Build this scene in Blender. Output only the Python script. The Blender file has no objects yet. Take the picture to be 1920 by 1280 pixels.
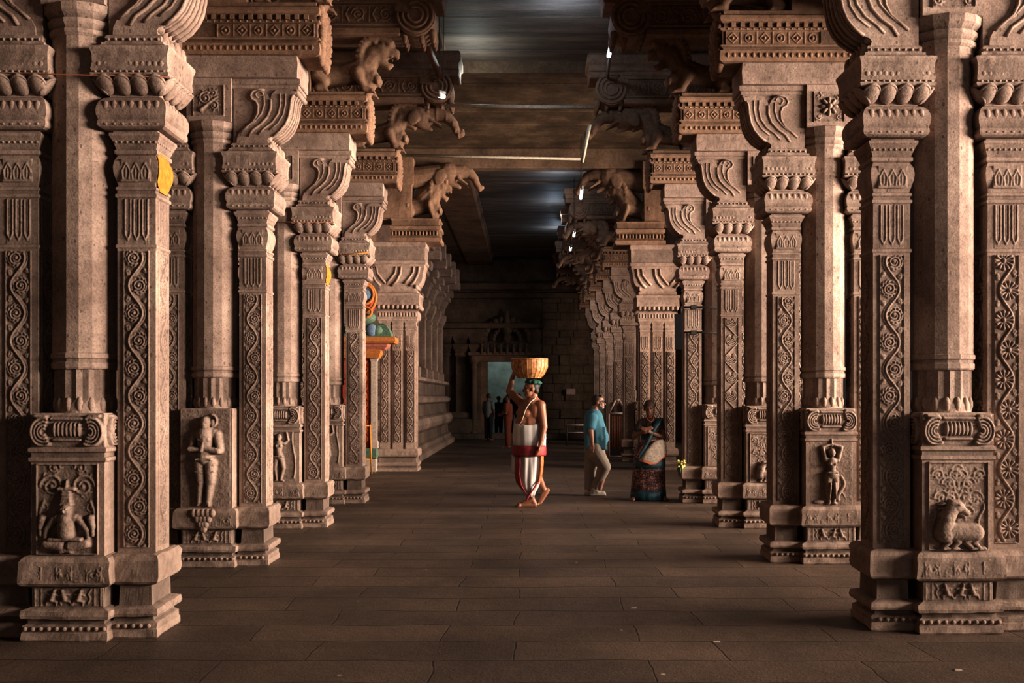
import bpy, math, random
import numpy as np
from mathutils import Vector, Matrix, noise
random.seed(7); R = math.radians; PI = math.pi
sc = bpy.context.scene
C = sc.collection
F = 1920.0; HC = 1.55; VX = 990.0; VY = 745.0
def at(px, py, d):
    """metres in the place for a pixel measured on the photograph, at distance d"""
    return Vector(((px-VX)*d/F, d, HC+(VY-py)*d/F))
# ------------------------------------------------------------------ materials
def newmat(name):
    m = bpy.data.materials.new(name); m.use_nodes = True
    nt = m.node_tree; b = nt.nodes['Principled BSDF']
    return m, nt, b
def node(nt, t, **kw):
    n = nt.nodes.new(t)
    for k, v in kw.items():
        if k in n.inputs: n.inputs[k].default_value = v
        else: setattr(n, k, v)
    return n
def ramp(nt, fac, stops):
    n = nt.nodes.new('ShaderNodeValToRGB'); e = n.color_ramp.elements
    while len(e) < len(stops): e.new(0.5)
    for i, (p, c) in enumerate(stops):
        e[i].position = p; e[i].color = (c[0], c[1], c[2], 1)
    nt.links.new(fac, n.inputs[0]); return n
def mixc(nt, fac, a, b, mode='MIX'):
    n = nt.nodes.new('ShaderNodeMix'); n.data_type = 'RGBA'; n.blend_type = mode
    for k, v in ((0, fac), (6, a), (7, b)):
        if hasattr(v, 'is_linked') or isinstance(v, bpy.types.NodeSocket): nt.links.new(v, n.inputs[k])
        else: n.inputs[k].default_value = v if k == 0 else (v[0], v[1], v[2], 1)
    return n.outputs[2]
def stone(name, dark, mid, light, spots=True, bump=.35, low_tone=True, rough=.85, gr=(.12, .085, .065), streak=False):
    m, nt, b = newmat(name); L = nt.links
    geo = node(nt, 'ShaderNodeNewGeometry')
    oi = node(nt, 'ShaderNodeObjectInfo')
    n1 = node(nt, 'ShaderNodeTexNoise', Scale=1.7, Detail=6.0, Roughness=.6); L.new(geo.outputs['Position'], n1.inputs['Vector'])
    n2 = node(nt, 'ShaderNodeTexNoise', Scale=70.0, Detail=5.0, Roughness=.75); L.new(geo.outputs['Position'], n2.inputs['Vector'])
    n3 = node(nt, 'ShaderNodeTexNoise', Scale=14.0, Detail=4.0, Roughness=.6); L.new(geo.outputs['Position'], n3.inputs['Vector'])
    if streak:
        vs = node(nt, 'ShaderNodeVectorMath', operation='MULTIPLY'); L.new(geo.outputs['Position'], vs.inputs[0]); vs.inputs[1].default_value = (.35, 2.4, 1)
        L.new(vs.outputs[0], n1.inputs['Vector']); L.new(vs.outputs[0], n3.inputs['Vector'])
    r1 = ramp(nt, n1.outputs[0], [(.3, dark), (.5, mid), (.72, light)])
    r2 = ramp(nt, n2.outputs[0], [(.33, (.55, .52, .5)), (.5, (.97, .97, .97)), (.68, (1.15, 1.13, 1.1))])
    c = mixc(nt, .9, r1.outputs[0], r2.outputs[0], 'MULTIPLY')
    r3 = ramp(nt, n3.outputs[0], [(.32, (.62, .58, .56)), (.56, (1.05, 1.03, 1.0))])
    c = mixc(nt, .6, c, r3.outputs[0], 'MULTIPLY')
    if spots:
        mp = node(nt, 'ShaderNodeMapping'); mp.inputs['Scale'].default_value = (26, 26, 15); L.new(geo.outputs['Position'], mp.inputs[0])
        v = node(nt, 'ShaderNodeTexVoronoi', Scale=1.0); L.new(mp.outputs[0], v.inputs['Vector'])
        sep = node(nt, 'ShaderNodeSeparateColor'); L.new(v.outputs['Color'], sep.inputs[0])
        lt = node(nt, 'ShaderNodeMath', operation='MULTIPLY'); L.new(sep.outputs[0], lt.inputs[0]); lt.inputs[1].default_value = .36
        cmp_ = node(nt, 'ShaderNodeMath', operation='LESS_THAN'); L.new(v.outputs['Distance'], cmp_.inputs[0])
        sub = node(nt, 'ShaderNodeMath', operation='SUBTRACT'); L.new(lt.outputs[0], sub.inputs[0]); sub.inputs[1].default_value = .13
        L.new(sub.outputs[0], cmp_.inputs[1])
        f = node(nt, 'ShaderNodeMath', operation='MULTIPLY'); L.new(cmp_.outputs[0], f.inputs[0]); f.inputs[1].default_value = .75
        c = mixc(nt, f.outputs[0], c, (.08, .048, .036))
    if low_tone:   # greyer, darker stone towards the floor
        sx = node(nt, 'ShaderNodeSeparateXYZ'); L.new(geo.outputs['Position'], sx.inputs[0])
        ad = node(nt, 'ShaderNodeMath', operation='MULTIPLY_ADD'); L.new(n1.outputs[0], ad.inputs[0]); ad.inputs[1].default_value = 1.2; L.new(sx.outputs[2], ad.inputs[2])
        mr = node(nt, 'ShaderNodeMapRange'); L.new(ad.outputs[0], mr.inputs[0])
        mr.inputs[1].default_value = 2.5; mr.inputs[2].default_value = .6; mr.inputs[3].default_value = 0; mr.inputs[4].default_value = .62
        c = mixc(nt, mr.outputs[0], c, mixc(nt, n3.outputs[0], gr, (gr[0]*2.4, gr[1]*2.5, gr[2]*2.6)))
        # dark crevices
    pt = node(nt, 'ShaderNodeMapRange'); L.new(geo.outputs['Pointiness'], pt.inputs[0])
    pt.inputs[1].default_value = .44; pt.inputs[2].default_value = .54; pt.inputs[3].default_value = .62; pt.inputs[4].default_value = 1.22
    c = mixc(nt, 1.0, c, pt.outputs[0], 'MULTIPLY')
    L.new(c, b.inputs['Base Color'])
    b.inputs['Roughness'].default_value = rough; b.inputs['Specular IOR Level'].default_value = .25
    bm = node(nt, 'ShaderNodeBump', Strength=bump*1.5, Distance=.014)
    mx = node(nt, 'ShaderNodeMath', operation='MULTIPLY_ADD'); L.new(n2.outputs[0], mx.inputs[0]); mx.inputs[1].default_value = .45; L.new(n3.outputs[0], mx.inputs[2])
    L.new(mx.outputs[0], bm.inputs['Height']); L.new(bm.outputs[0], b.inputs['Normal'])
    return m
def plain(name, col, rough=.6, metal=0, var=.25, scale=30, bump=.1, emit=None, es=0, spec=.4):
    m, nt, b = newmat(name); L = nt.links
    tc = node(nt, 'ShaderNodeTexCoord')
    n = node(nt, 'ShaderNodeTexNoise', Scale=float(scale), Detail=4.0); L.new(tc.outputs['Object'], n.inputs['Vector'])
    r = ramp(nt, n.outputs[0], [(.3, [x*(1-var) for x in col]), (.7, [min(1, x*(1+var)) for x in col])])
    L.new(r.outputs[0], b.inputs['Base Color']); b.inputs['Roughness'].default_value = rough; b.inputs['Metallic'].default_value = metal
    b.inputs['Specular IOR Level'].default_value = spec
    if bump:
        bm = node(nt, 'ShaderNodeBump', Strength=bump, Distance=.01); L.new(n.outputs[0], bm.inputs['Height']); L.new(bm.outputs[0], b.inputs['Normal'])
    if emit: b.inputs['Emission Color'].default_value = (*emit, 1); b.inputs['Emission Strength'].default_value = es
    return m
M = {}
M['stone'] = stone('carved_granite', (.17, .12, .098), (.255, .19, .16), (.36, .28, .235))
M['stone_up'] = stone('upper_granite', (.125, .074, .05), (.19, .118, .08), (.26, .168, .118), spots=False, low_tone=False)
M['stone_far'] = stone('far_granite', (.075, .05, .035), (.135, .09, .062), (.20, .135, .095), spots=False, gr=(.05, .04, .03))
M['ceil'] = stone('ceiling_slab_stone', (.07, .06, .055), (.12, .10, .09), (.22, .18, .15), streak=True, spots=False, low_tone=False, rough=.7, bump=.25)
M['ceil_warm'] = stone('crossing_slab_stone', (.03, .02, .012), (.075, .048, .029), (.15, .105, .066), spots=False, low_tone=False, bump=.25)
M['yellow'] = plain('turmeric_paint', (.44, .165, .03), .9, spec=.1)
M['white_pole'] = plain('pale_painted_metal', (.42, .39, .31), .6)
M['tube'] = plain('lit_tube', (.9, .95, 1), .4, emit=(.75, .9, 1), es=22, bump=0)
M['grey_metal'] = plain('dull_metal', (.20, .18, .16), .55, .3)
M['dark_metal'] = plain('dark_iron', (.03, .025, .022), .6, .4)
M['board'] = plain('dark_board', (.006, .007, .009), .95, spec=.1)
M['skin'] = plain('brown_skin', (.21, .088, .048), .5, var=.12, scale=12, bump=.05)
M['skin_dark'] = plain('dark_brown_skin', (.15, .068, .042), .5, var=.12, scale=12, bump=.05)
M['skin_pale'] = plain('ruddy_pale_skin', (.34, .18, .125), .5, var=.1, scale=12, bump=.05)
M['hair'] = plain('black_hair', (.015, .012, .01), .6, scale=90, bump=.4)
M['hair_brown'] = plain('grey_brown_hair', (.045, .026, .018), .7, scale=90, bump=.4)
M['white_cloth'] = plain('white_cotton', (.46, .43, .41), .9, var=.06, scale=8, bump=.15)
M['maroon'] = plain('maroon_silk', (.20, .018, .022), .6, var=.3, scale=25)
M['orange_silk'] = plain('orange_silk', (.55, .12, .03), .6, var=.3, scale=25)
M['thread'] = plain('cream_thread', (.7, .62, .5), .8)
M['green_cloth'] = plain('green_cloth', (.012, .06, .042), .8, scale=20)
M['blue_shirt'] = plain('blue_cotton', (.06, .185, .25), .85, var=.1, scale=9, bump=.2)
M['khaki'] = plain('stone_trousers', (.25, .205, .165), .85, var=.1, scale=9, bump=.2)
M['shoe'] = plain('pale_shoe', (.42, .37, .32), .7)
M['frame_paint'] = plain('pinkish_paint', (.5, .36, .31), .6)
M['sari_teal'] = plain('teal_silk', (.008, .04, .055), .55, var=.5, scale=25)
M['sari_white'] = plain('off_white_silk', (.40, .33, .27), .75, var=.35, scale=40)
M['blouse'] = plain('dark_blouse', (.03, .018, .014), .7, var=.4, scale=30)
M['orange_cloth'] = plain('saffron_cloth', (.12, .026, .010), .9)
M['pale_shirt'] = plain('grey_shirt', (.16, .17, .17), .8)
M['dark_cloth'] = plain('dark_cloth', (.012, .011, .012), .9)
M['flower'] = plain('yellow_flower', (.6, .52, .16), .7)
M['leaf'] = plain('green_leaf', (.05, .14, .03), .6)
M['red_wall'] = plain('red_painted_plaster', (.26, .035, .014), .8, var=.35, scale=9)
M['white_plaster'] = plain('cream_plaster', (.36, .29, .24), .8)
M['orange_plaster'] = plain('orange_plaster', (.36, .13, .03), .8)
M['green_plaster'] = plain('green_plaster', (.07, .12, .08), .8, var=.4)
M['pink_plaster'] = plain('pink_plaster', (.34, .12, .08), .8)
M['blue_plaster'] = plain('blue_plaster', (.10, .15, .22), .8)
M['yellow_paint'] = plain('yellow_painted_steel', (.45, .18, .02), .6)
M['wire'] = plain('dark_wire', (.02, .018, .016), .9)
M['wood'] = plain('brown_wood', (.16, .05, .02), .6, var=.4)
M['daylit'] = plain('pale_green_wall', (.30, .33, .31), .9, var=.3, scale=3)
# patterned skirt of the sari
def sari_mat():
    m, nt, b = newmat('patterned_sari'); L = nt.links
    tc = node(nt, 'ShaderNodeTexCoord')
    v = node(nt, 'ShaderNodeTexVoronoi', Scale=26.0); L.new(tc.outputs['Object'], v.inputs['Vector'])
    w = node(nt, 'ShaderNodeTexNoise', Scale=9.0, Detail=3.0); L.new(tc.outputs['Object'], w.inputs['Vector'])
    r = ramp(nt, v.outputs['Distance'], [(.2, (.33, .22, .17)), (.42, (.09, .018, .022)), (.6, (.03, .008, .01)), (.75, (.25, .16, .12))])
    r2 = ramp(nt, w.outputs[0], [(.38, (.3, .3, .42)), (.55, (1, .85, .8))])
    L.new(mixc(nt, 1.0, r.outputs[0], r2.outputs[0], 'MULTIPLY'), b.inputs['Base Color']); b.inputs['Roughness'].default_value = .7
    return m
M['sari'] = sari_mat()
def wicker():
    m, nt, b = newmat('woven_cane'); L = nt.links
    tc = node(nt, 'ShaderNodeTexCoord')
    n = node(nt, 'ShaderNodeTexNoise', Scale=22.0, Detail=5.0); L.new(tc.outputs['Object'], n.inputs['Vector'])
    r = ramp(nt, n.outputs[0], [(.3, (.20, .07, .022)), (.55, (.40, .19, .065)), (.75, (.52, .31, .13))])
    L.new(r.outputs[0], b.inputs['Base Color']); b.inputs['Roughness'].default_value = .6
    return m
M['cane'] = wicker()
def floor_mat():
    m, nt, b = newmat('worn_granite_paving'); L = nt.links
    geo = node(nt, 'ShaderNodeNewGeometry')
    nd = node(nt, 'ShaderNodeTexNoise', Scale=1.1, Detail=3.0); L.new(geo.outputs['Position'], nd.inputs['Vector'])
    vm = node(nt, 'ShaderNodeVectorMath', operation='MULTIPLY_ADD'); L.new(nd.outputs['Color'], vm.inputs[0]); vm.inputs[1].default_value = (.16, .16, 0); L.new(geo.outputs['Position'], vm.inputs[2])
    br = node(nt, 'ShaderNodeTexBrick'); L.new(vm.outputs[0], br.inputs['Vector'])
    br.offset = .37; br.squash = 1.0
    br.inputs['Scale'].default_value = 1.0; br.inputs['Brick Width'].default_value = 1.25; br.inputs['Row Height'].default_value = .47
    br.inputs['Mortar Size'].default_value = .007; br.inputs['Mortar Smooth'].default_value = .6; br.inputs['Bias'].default_value = 0
    br.inputs['Color1'].default_value = (.075, .053, .040, 1); br.inputs['Color2'].default_value = (.115, .081, .060, 1); br.inputs['Mortar'].default_value = (.034, .024, .018, 1)
    n1 = node(nt, 'ShaderNodeTexNoise', Scale=.9, Detail=7.0, Roughness=.65); L.new(geo.outputs['Position'], n1.inputs['Vector'])
    n2 = node(nt, 'ShaderNodeTexNoise', Scale=55.0, Detail=5.0, Roughness=.7); L.new(geo.outputs['Position'], n2.inputs['Vector'])
    n4 = node(nt, 'ShaderNodeTexNoise', Scale=9.0, Detail=5.0, Roughness=.7); L.new(geo.outputs['Position'], n4.inputs['Vector'])
    r1 = ramp(nt, n1.outputs[0], [(.3, (.55, .52, .5)), (.7, (1.35, 1.28, 1.2))])
    r2 = ramp(nt, n2.outputs[0], [(.3, (.55, .55, .55)), (.7, (1.35, 1.35, 1.35))])
    c = mixc(nt, 1.0, br.outputs['Color'], r1.outputs[0], 'MULTIPLY'); c = mixc(nt, .8, c, r2.outputs[0], 'MULTIPLY')
    # pale chips and lime spots
    v = node(nt, 'ShaderNodeTexVoronoi', Scale=1.6); L.new(vm.outputs[0], v.inputs['Vector'])
    lt = node(nt, 'ShaderNodeMath', operation='LESS_THAN'); L.new(v.outputs['Distance'], lt.inputs[0]); lt.inputs[1].default_value = .022
    c = mixc(nt, lt.outputs[0], c, (.4, .33, .27))
    L.new(c, b.inputs['Base Color'])
    rr = node(nt, 'ShaderNodeMapRange'); L.new(n4.outputs[0], rr.inputs[0]); rr.inputs[3].default_value = .42; rr.inputs[4].default_value = .78
    L.new(rr.outputs[0], b.inputs['Roughness']); b.inputs['Specular IOR Level'].default_value = .35
    h = node(nt, 'ShaderNodeMath', operation='MULTIPLY_ADD'); L.new(n4.outputs[0], h.inputs[0]); h.inputs[1].default_value = .5
    iv = node(nt, 'ShaderNodeMath', operation='MULTIPLY'); L.new(br.outputs['Fac'], iv.inputs[0]); iv.inputs[1].default_value = -1.0
    L.new(iv.outputs[0], h.inputs[2])
    h2 = node(nt, 'ShaderNodeMath', operation='MULTIPLY_ADD'); L.new(n2.outputs[0], h2.inputs[0]); h2.inputs[1].default_value = .35; L.new(h.outputs[0], h2.inputs[2])
    bm = node(nt, 'ShaderNodeBump', Strength=.8, Distance=.02); L.new(h2.outputs[0], bm.inputs['Height']); L.new(bm.outputs[0], b.inputs['Normal'])
    return m
M['floor'] = floor_mat()
# ------------------------------------------------------------------ mesh collector
class MB:
    def __init__(s, mirror=1): s.v = []; s.f = []; s.mi = mirror; s.n = 0; s.m = []; s.sm = []
    def add(s, V, Fc, mat=0, smooth=False):
        V = np.asarray(V, float).reshape(-1, 3)
        b = s.n; s.v.append(V); s.n += len(V)
        for f in Fc:
            s.f.append(tuple(int(i)+b for i in f)); s.m.append(mat); s.sm.append(smooth)
    def grid(s, P, mat=0, smooth=True, flip=False, closeu=False):
        """P: (nu, nv, 3)"""
        P = np.asarray(P, float); nu, nv = P.shape[:2]
        idx = np.arange(nu*nv).reshape(nu, nv)
        a = idx; 
        if closeu: a = np.vstack([idx, idx[:1]])
        q = np.stack([a[:-1, :-1], a[1:, :-1], a[1:, 1:], a[:-1, 1:]], -1).reshape(-1, 4)
        if flip: q = q[:, ::-1]
        s.add(P.reshape(-1, 3), q.tolist(), mat, smooth)
    def box(s, x0, x1, y0, y1, z0, z1, mat=0, bev=0, jit=0):
        if bev:
            s.sq((x0+x1)/2, (y0+y1)/2, (x1-x0)/2, (y1-y0)/2, [(-bev, z0), (0, z0+bev), (0, z1-bev), (-bev, z1)], jit=jit, mat=mat); return
        V = [(x, y, z) for z in (z0, z1) for y in (y0, y1) for x in (x0, x1)]
        s.add(V, [(0, 2, 3, 1), (4, 5, 7, 6), (0, 1, 5, 4), (2, 6, 7, 3), (0, 4, 6, 2), (1, 3, 7, 5)], mat)
    def ring(s, loops, mat=0, cap=True, smooth=False):
        """loops: list of equal length closed loops (ccw seen from above, going up)"""
        n = len(loops[0]); V = np.concatenate([np.asarray(l, float) for l in loops]); Fc = []
        for i in range(len(loops)-1):
            for j in range(n):
                k = (j+1) % n
                Fc.append((i*n+j, i*n+k, (i+1)*n+k, (i+1)*n+j))
        if cap:
            Fc.append(tuple(range(n))[::-1]); Fc.append(tuple((len(loops)-1)*n+j for j in range(n)))
        s.add(V, Fc, mat, smooth)
    def sq(s, cx, cy, hx, hy, prof, seg=1, jit=0, mat=0, smooth=False):
        loops = []
        for (o, z) in prof:
            a, b = hx+o, hy+o; L = []
            cs = [(-a, -b), (a, -b), (a, b), (-a, b)]
            for i in range(4):
                p, q = cs[i], cs[(i+1) % 4]
                for k in range(seg):
                    t = k/seg; x = cx+p[0]*(1-t)+q[0]*t; y = cy+p[1]*(1-t)+q[1]*t
                    if jit:
                        nv = noise.noise_vector(Vector((x*4.1, y*4.1, z*5.3)))+.6*noise.noise_vector(Vector((x*13, y*13+4, z*17)))
                        L.append((x+nv[0]*jit, y+nv[1]*jit, z+nv[2]*jit*.5))
                    else: L.append((x, y, z))
            loops.append(L)
        s.ring(loops, mat, True, smooth)
    def ngon(s, cx, cy, prof, n=16, flute=None, mat=0, rot=None):
        loops = []
        for p in prof:
            r, z = p[0], p[1]; L = []
            for i in range(n):
                a = 2*PI*(i+.5)/n if rot is None else 2*PI*i/n+rot
                rr = r*(1-(p[2] if len(p) > 2 else 0)*(i % 2))
                L.append((cx+rr*math.cos(a), cy+rr*math.sin(a), z))
            loops.append(L)
        s.ring(loops, mat)
    def prism(s, pts, y0, y1, mat=0, bev=.0, smooth=False):
        """pts: ccw polygon in XZ (seen from the front, -Y); extruded in Y"""
        n = len(pts); V = [(x, y0, z) for x, z in pts]+[(x, y1, z) for x, z in pts]
        Fc = [tuple(range(n)), tuple(range(n, 2*n))[::-1]]
        for i in range(n):
            j = (i+1) % n; Fc.append((j, i, n+i, n+j))
        s.add(V, Fc, mat, False)
    def tube(s, pts, r, n=8, mat=0, smooth=True, cap=True):
        pts = [Vector(p) for p in pts]; rs = r if isinstance(r, (list, tuple)) else [r]*len(pts)
        loops = []; up = Vector((0, 0, 1)); prev = None
        for i, p in enumerate(pts):
            t = (pts[min(i+1, len(pts)-1)]-pts[max(i-1, 0)]).normalized()
            if prev is None:
                u = t.cross(up)
                if u.length < .05: u = t.cross(Vector((0, 1, 0)))
                u.normalize()
            else:
                u = (prev-t*prev.dot(t)).normalized()
            prev = u; w = t.cross(u)
            loops.append([p+(u*math.cos(2*PI*k/n)+w*math.sin(2*PI*k/n))*rs[i] for k in range(n)])
        s.ring([[tuple(q) for q in l] for l in loops], mat, cap, smooth)
    def ell(s, c, r, nu=14, nv=9, mat=0, rot=None):
        P = np.zeros((nu, nv, 3))
        for i in range(nu):
            for j in range(nv):
                a = 2*PI*i/nu; b = -PI/2+PI*j/(nv-1)
                v = Vector((r[0]*math.cos(a)*math.cos(b), r[1]*math.sin(a)*math.cos(b), r[2]*math.sin(b)))
                if rot: v = rot @ v
                P[i, j] = (c[0]+v[0], c[1]+v[1], c[2]+v[2])
        s.grid(P, mat, True, False, True)
    def cap_(s, a, b, ra, rb, n=12, mat=0):
        a = Vector(a); b = Vector(b)
        if (b-a).length < 1e-4: s.ell(a, (ra,)*3, n, 9, mat); return
        t = (b-a).normalized(); pts = []; rs = []
        for k in range(4):
            an = PI/2*(k/4); pts.append(a-t*ra*math.cos(an)); rs.append(max(ra*math.sin(an), 1e-4))
        pts.append(a); rs.append(ra); pts.append(b); rs.append(rb)
        for k in range(3, -1, -1):
            an = PI/2*(k/4); pts.append(b+t*rb*math.cos(an)); rs.append(max(rb*math.sin(an), 1e-4))
        s.tube(pts, rs, n, mat)
    def panel(s, O, U, W, N, H, w, h, mat=0):
        """height field H[nz, nx] laid on plane at O, U across, W up, N outward"""
        O, U, W, N = [np.array(a, float) for a in (O, U, W, N)]
        nz, nx = H.shape; u = np.linspace(0, w, nx); z = np.linspace(0, h, nz)
        P = O+u[None, :, None]*U+z[:, None, None]*W+H[:, :, None]*N
        nrm = np.cross(U, W)
        s.grid(np.transpose(P, (1, 0, 2)), mat, True, flip=(np.dot(nrm, N) < 0))
    def mesh(s, name, mats):
        V = np.concatenate(s.v).copy(); V[:, 0] *= s.mi
        fs = [f[::-1] for f in s.f] if s.mi < 0 else s.f
        me = bpy.data.meshes.new(name)
        nl = sum(len(f) for f in fs)
        me.vertices.add(len(V)); me.vertices.foreach_set('co', V.astype(np.float32).ravel())
        me.loops.add(nl); me.polygons.add(len(fs))
        me.loops.foreach_set('vertex_index', np.fromiter((i for f in fs for i in f), np.int32, nl))
        ls = np.array([len(f) for f in fs]); st = np.concatenate([[0], np.cumsum(ls)[:-1]])
        me.polygons.foreach_set('loop_start', st.astype(np.int32)); me.polygons.foreach_set('loop_total', ls.astype(np.int32))
        me.polygons.foreach_set('material_index', np.array(s.m, np.int32))
        me.polygons.foreach_set('use_smooth', np.array(s.sm, bool))
        me.update(calc_edges=True); me.validate()
        for m in mats: me.materials.append(m)
        return me
    def build(s, name, mats, parent=None, loc=None):
        if not isinstance(mats, (list, tuple)): mats = [mats]
        o = bpy.data.objects.new(name, s.mesh(name, mats)); C.objects.link(o)
        if parent: o.parent = parent
        if loc: o.location = loc
        return o
def link(name, me, parent=None, loc=None):
    o = bpy.data.objects.new(name, me); C.objects.link(o)
    if parent: o.parent = parent
    if loc: o.location = loc
    return o
def tag(o, label, cat, group=None, kind=None):
    if label: o['label'] = label
    if cat: o['category'] = cat
    if group: o['group'] = group
    if kind: o['kind'] = kind
    return o
def empty(name, loc=(0, 0, 0), rz=0):
    o = bpy.data.objects.new(name, None); C.objects.link(o); o.location = loc; o.rotation_euler = (0, 0, rz); o.empty_display_size = .2
    return o
def copy_tree(o, parent=None):
    c = o.copy(); C.objects.link(c)
    if parent: c.parent = parent
    for ch in list(o.children): copy_tree(ch, c)
    return c
def remesh(mb, voxel, mats, name, smooth=2, dec=None):
    """one continuous skin grown round the collected volumes"""
    me = mb.mesh(name+'_raw', mats if isinstance(mats, (list, tuple)) else [mats])
    o = bpy.data.objects.new('tmp', me); C.objects.link(o)
    r = o.modifiers.new('r', 'REMESH'); r.mode = 'VOXEL'; r.voxel_size = voxel; r.use_smooth_shade = True
    if smooth:
        m = o.modifiers.new('s', 'SMOOTH'); m.factor = .5; m.iterations = smooth
    dg = bpy.context.evaluated_depsgraph_get(); ev = o.evaluated_get(dg)
    out = bpy.data.meshes.new_from_object(ev); out.name = name
    bpy.data.objects.remove(o); bpy.data.meshes.remove(me)
    return out
# ------------------------------------------------------------------ carved height fields
class HF:
    def __init__(s, w, h, res):
        s.w, s.h = w, h; s.nx = max(int(w/res), 4)+1; s.nz = max(int(h/res), 4)+1
        s.H = np.zeros((s.nz, s.nx)); s.dx = w/(s.nx-1); s.dz = h/(s.nz-1)
    def seg(s, a, b, ra, rb=None, amp=1.0, base=0.0):
        rb = ra if rb is None else rb; r = max(ra, rb)
        x0, x1 = min(a[0], b[0])-r, max(a[0], b[0])+r; z0, z1 = min(a[1], b[1])-r, max(a[1], b[1])+r
        i0, i1 = max(int(x0/s.dx), 0), min(int(x1/s.dx)+2, s.nx); j0, j1 = max(int(z0/s.dz), 0), min(int(z1/s.dz)+2, s.nz)
        if i0 >= i1 or j0 >= j1: return
        X, Z = np.meshgrid(np.arange(i0, i1)*s.dx, np.arange(j0, j1)*s.dz)
        dx, dz = b[0]-a[0], b[1]-a[1]; L = dx*dx+dz*dz+1e-12
        t = np.clip(((X-a[0])*dx+(Z-a[1])*dz)/L, 0, 1)
        d2 = (X-a[0]-t*dx)**2+(Z-a[1]-t*dz)**2; rr = ra+(rb-ra)*t
        hh = np.where(d2 < rr*rr, base+amp*np.sqrt(np.maximum(rr*rr-d2, 0)), 0)
        s.H[j0:j1, i0:i1] = np.maximum(s.H[j0:j1, i0:i1], hh)
    def line(s, pts, r, amp=1.0, base=0.0):
        n = len(pts)
        for i in range(n-1):
            if isinstance(r, tuple): ra = r[0]+(r[1]-r[0])*i/(n-1); rb = r[0]+(r[1]-r[0])*(i+1)/(n-1)
            else: ra = rb = r
            s.seg(pts[i], pts[i+1], ra, rb, amp, base)
    def ell(s, c, rx, rz, amp=1.0, base=0.0, rot=0):
        X, Z = np.meshgrid(np.arange(s.nx)*s.dx-c[0], np.arange(s.nz)*s.dz-c[1])
        x = X*math.cos(rot)+Z*math.sin(rot); z = -X*math.sin(rot)+Z*math.cos(rot)
        q = (x/rx)**2+(z/rz)**2
        s.H = np.maximum(s.H, np.where(q < 1, base+amp*min(rx, rz)*np.sqrt(np.maximum(1-q, 0)), 0))
    def spiral(s, c, r, turns=1.6, a0=0, dirn=1, wr=.008, amp=1.0, leaves=True, end=.12):
        n = int(turns*14); pts = []
        for i in range(n+1):
            t = i/n; rr = r*(1-t*(1-end)); a = a0+dirn*2*PI*turns*t
            pts.append((c[0]+rr*math.cos(a), c[1]+rr*math.sin(a)))
        s.line(pts, (wr, wr*.75), amp)
        if leaves:
            for i in range(0, int(n*.62), 2):
                x, z = pts[i]; t = i/n; a = a0+dirn*2*PI*turns*t; o = wr*1.5
                s.seg((x+math.cos(a)*o, z+math.sin(a)*o), (x+math.cos(a+.5*dirn)*o*1.9, z+math.sin(a+.5*dirn)*o*1.9), wr*.75, wr*.45, amp)
        s.seg(c, c, wr*1.3, None, amp)
    def border(s, t, hgt):
        k = max(int(t/s.dx), 1); kz = max(int(t/s.dz), 1)
        s.H[:, :k] = np.maximum(s.H[:, :k], hgt); s.H[:, -k:] = np.maximum(s.H[:, -k:], hgt)
        s.H[:kz, :] = np.maximum(s.H[:kz, :], hgt); s.H[-kz:, :] = np.maximum(s.H[-kz:, :], hgt)
    def sink(s):
        s.H[0, :] = s.H[-1, :] = s.H[:, 0] = s.H[:, -1] = -.004
    def blur(s, n=1):
        for _ in range(n):
            P = np.pad(s.H, 1, mode='edge'); s.H = (P[:-2, 1:-1]+P[2:, 1:-1]+P[1:-1, :-2]+P[1:-1, 2:]+4*P[1:-1, 1:-1])/8
    def rough(s, amt=.0015, seed=0):
        rg = np.random.RandomState(seed)
        for k, a in ((6, 1.0), (2, .6)):
            g = rg.rand(s.nz//k+3, s.nx//k+3)
            zi = np.arange(s.nz)/k; xi = np.arange(s.nx)/k; z0 = zi.astype(int); x0 = xi.astype(int); fz = (zi-z0)[:, None]; fx = (xi-x0)[None]
            v = g[z0][:, x0]*(1-fz)*(1-fx)+g[z0+1][:, x0]*fz*(1-fx)+g[z0][:, x0+1]*(1-fz)*fx+g[z0+1][:, x0+1]*fz*fx
            s.H += (v-.5)*2*amt*a
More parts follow.
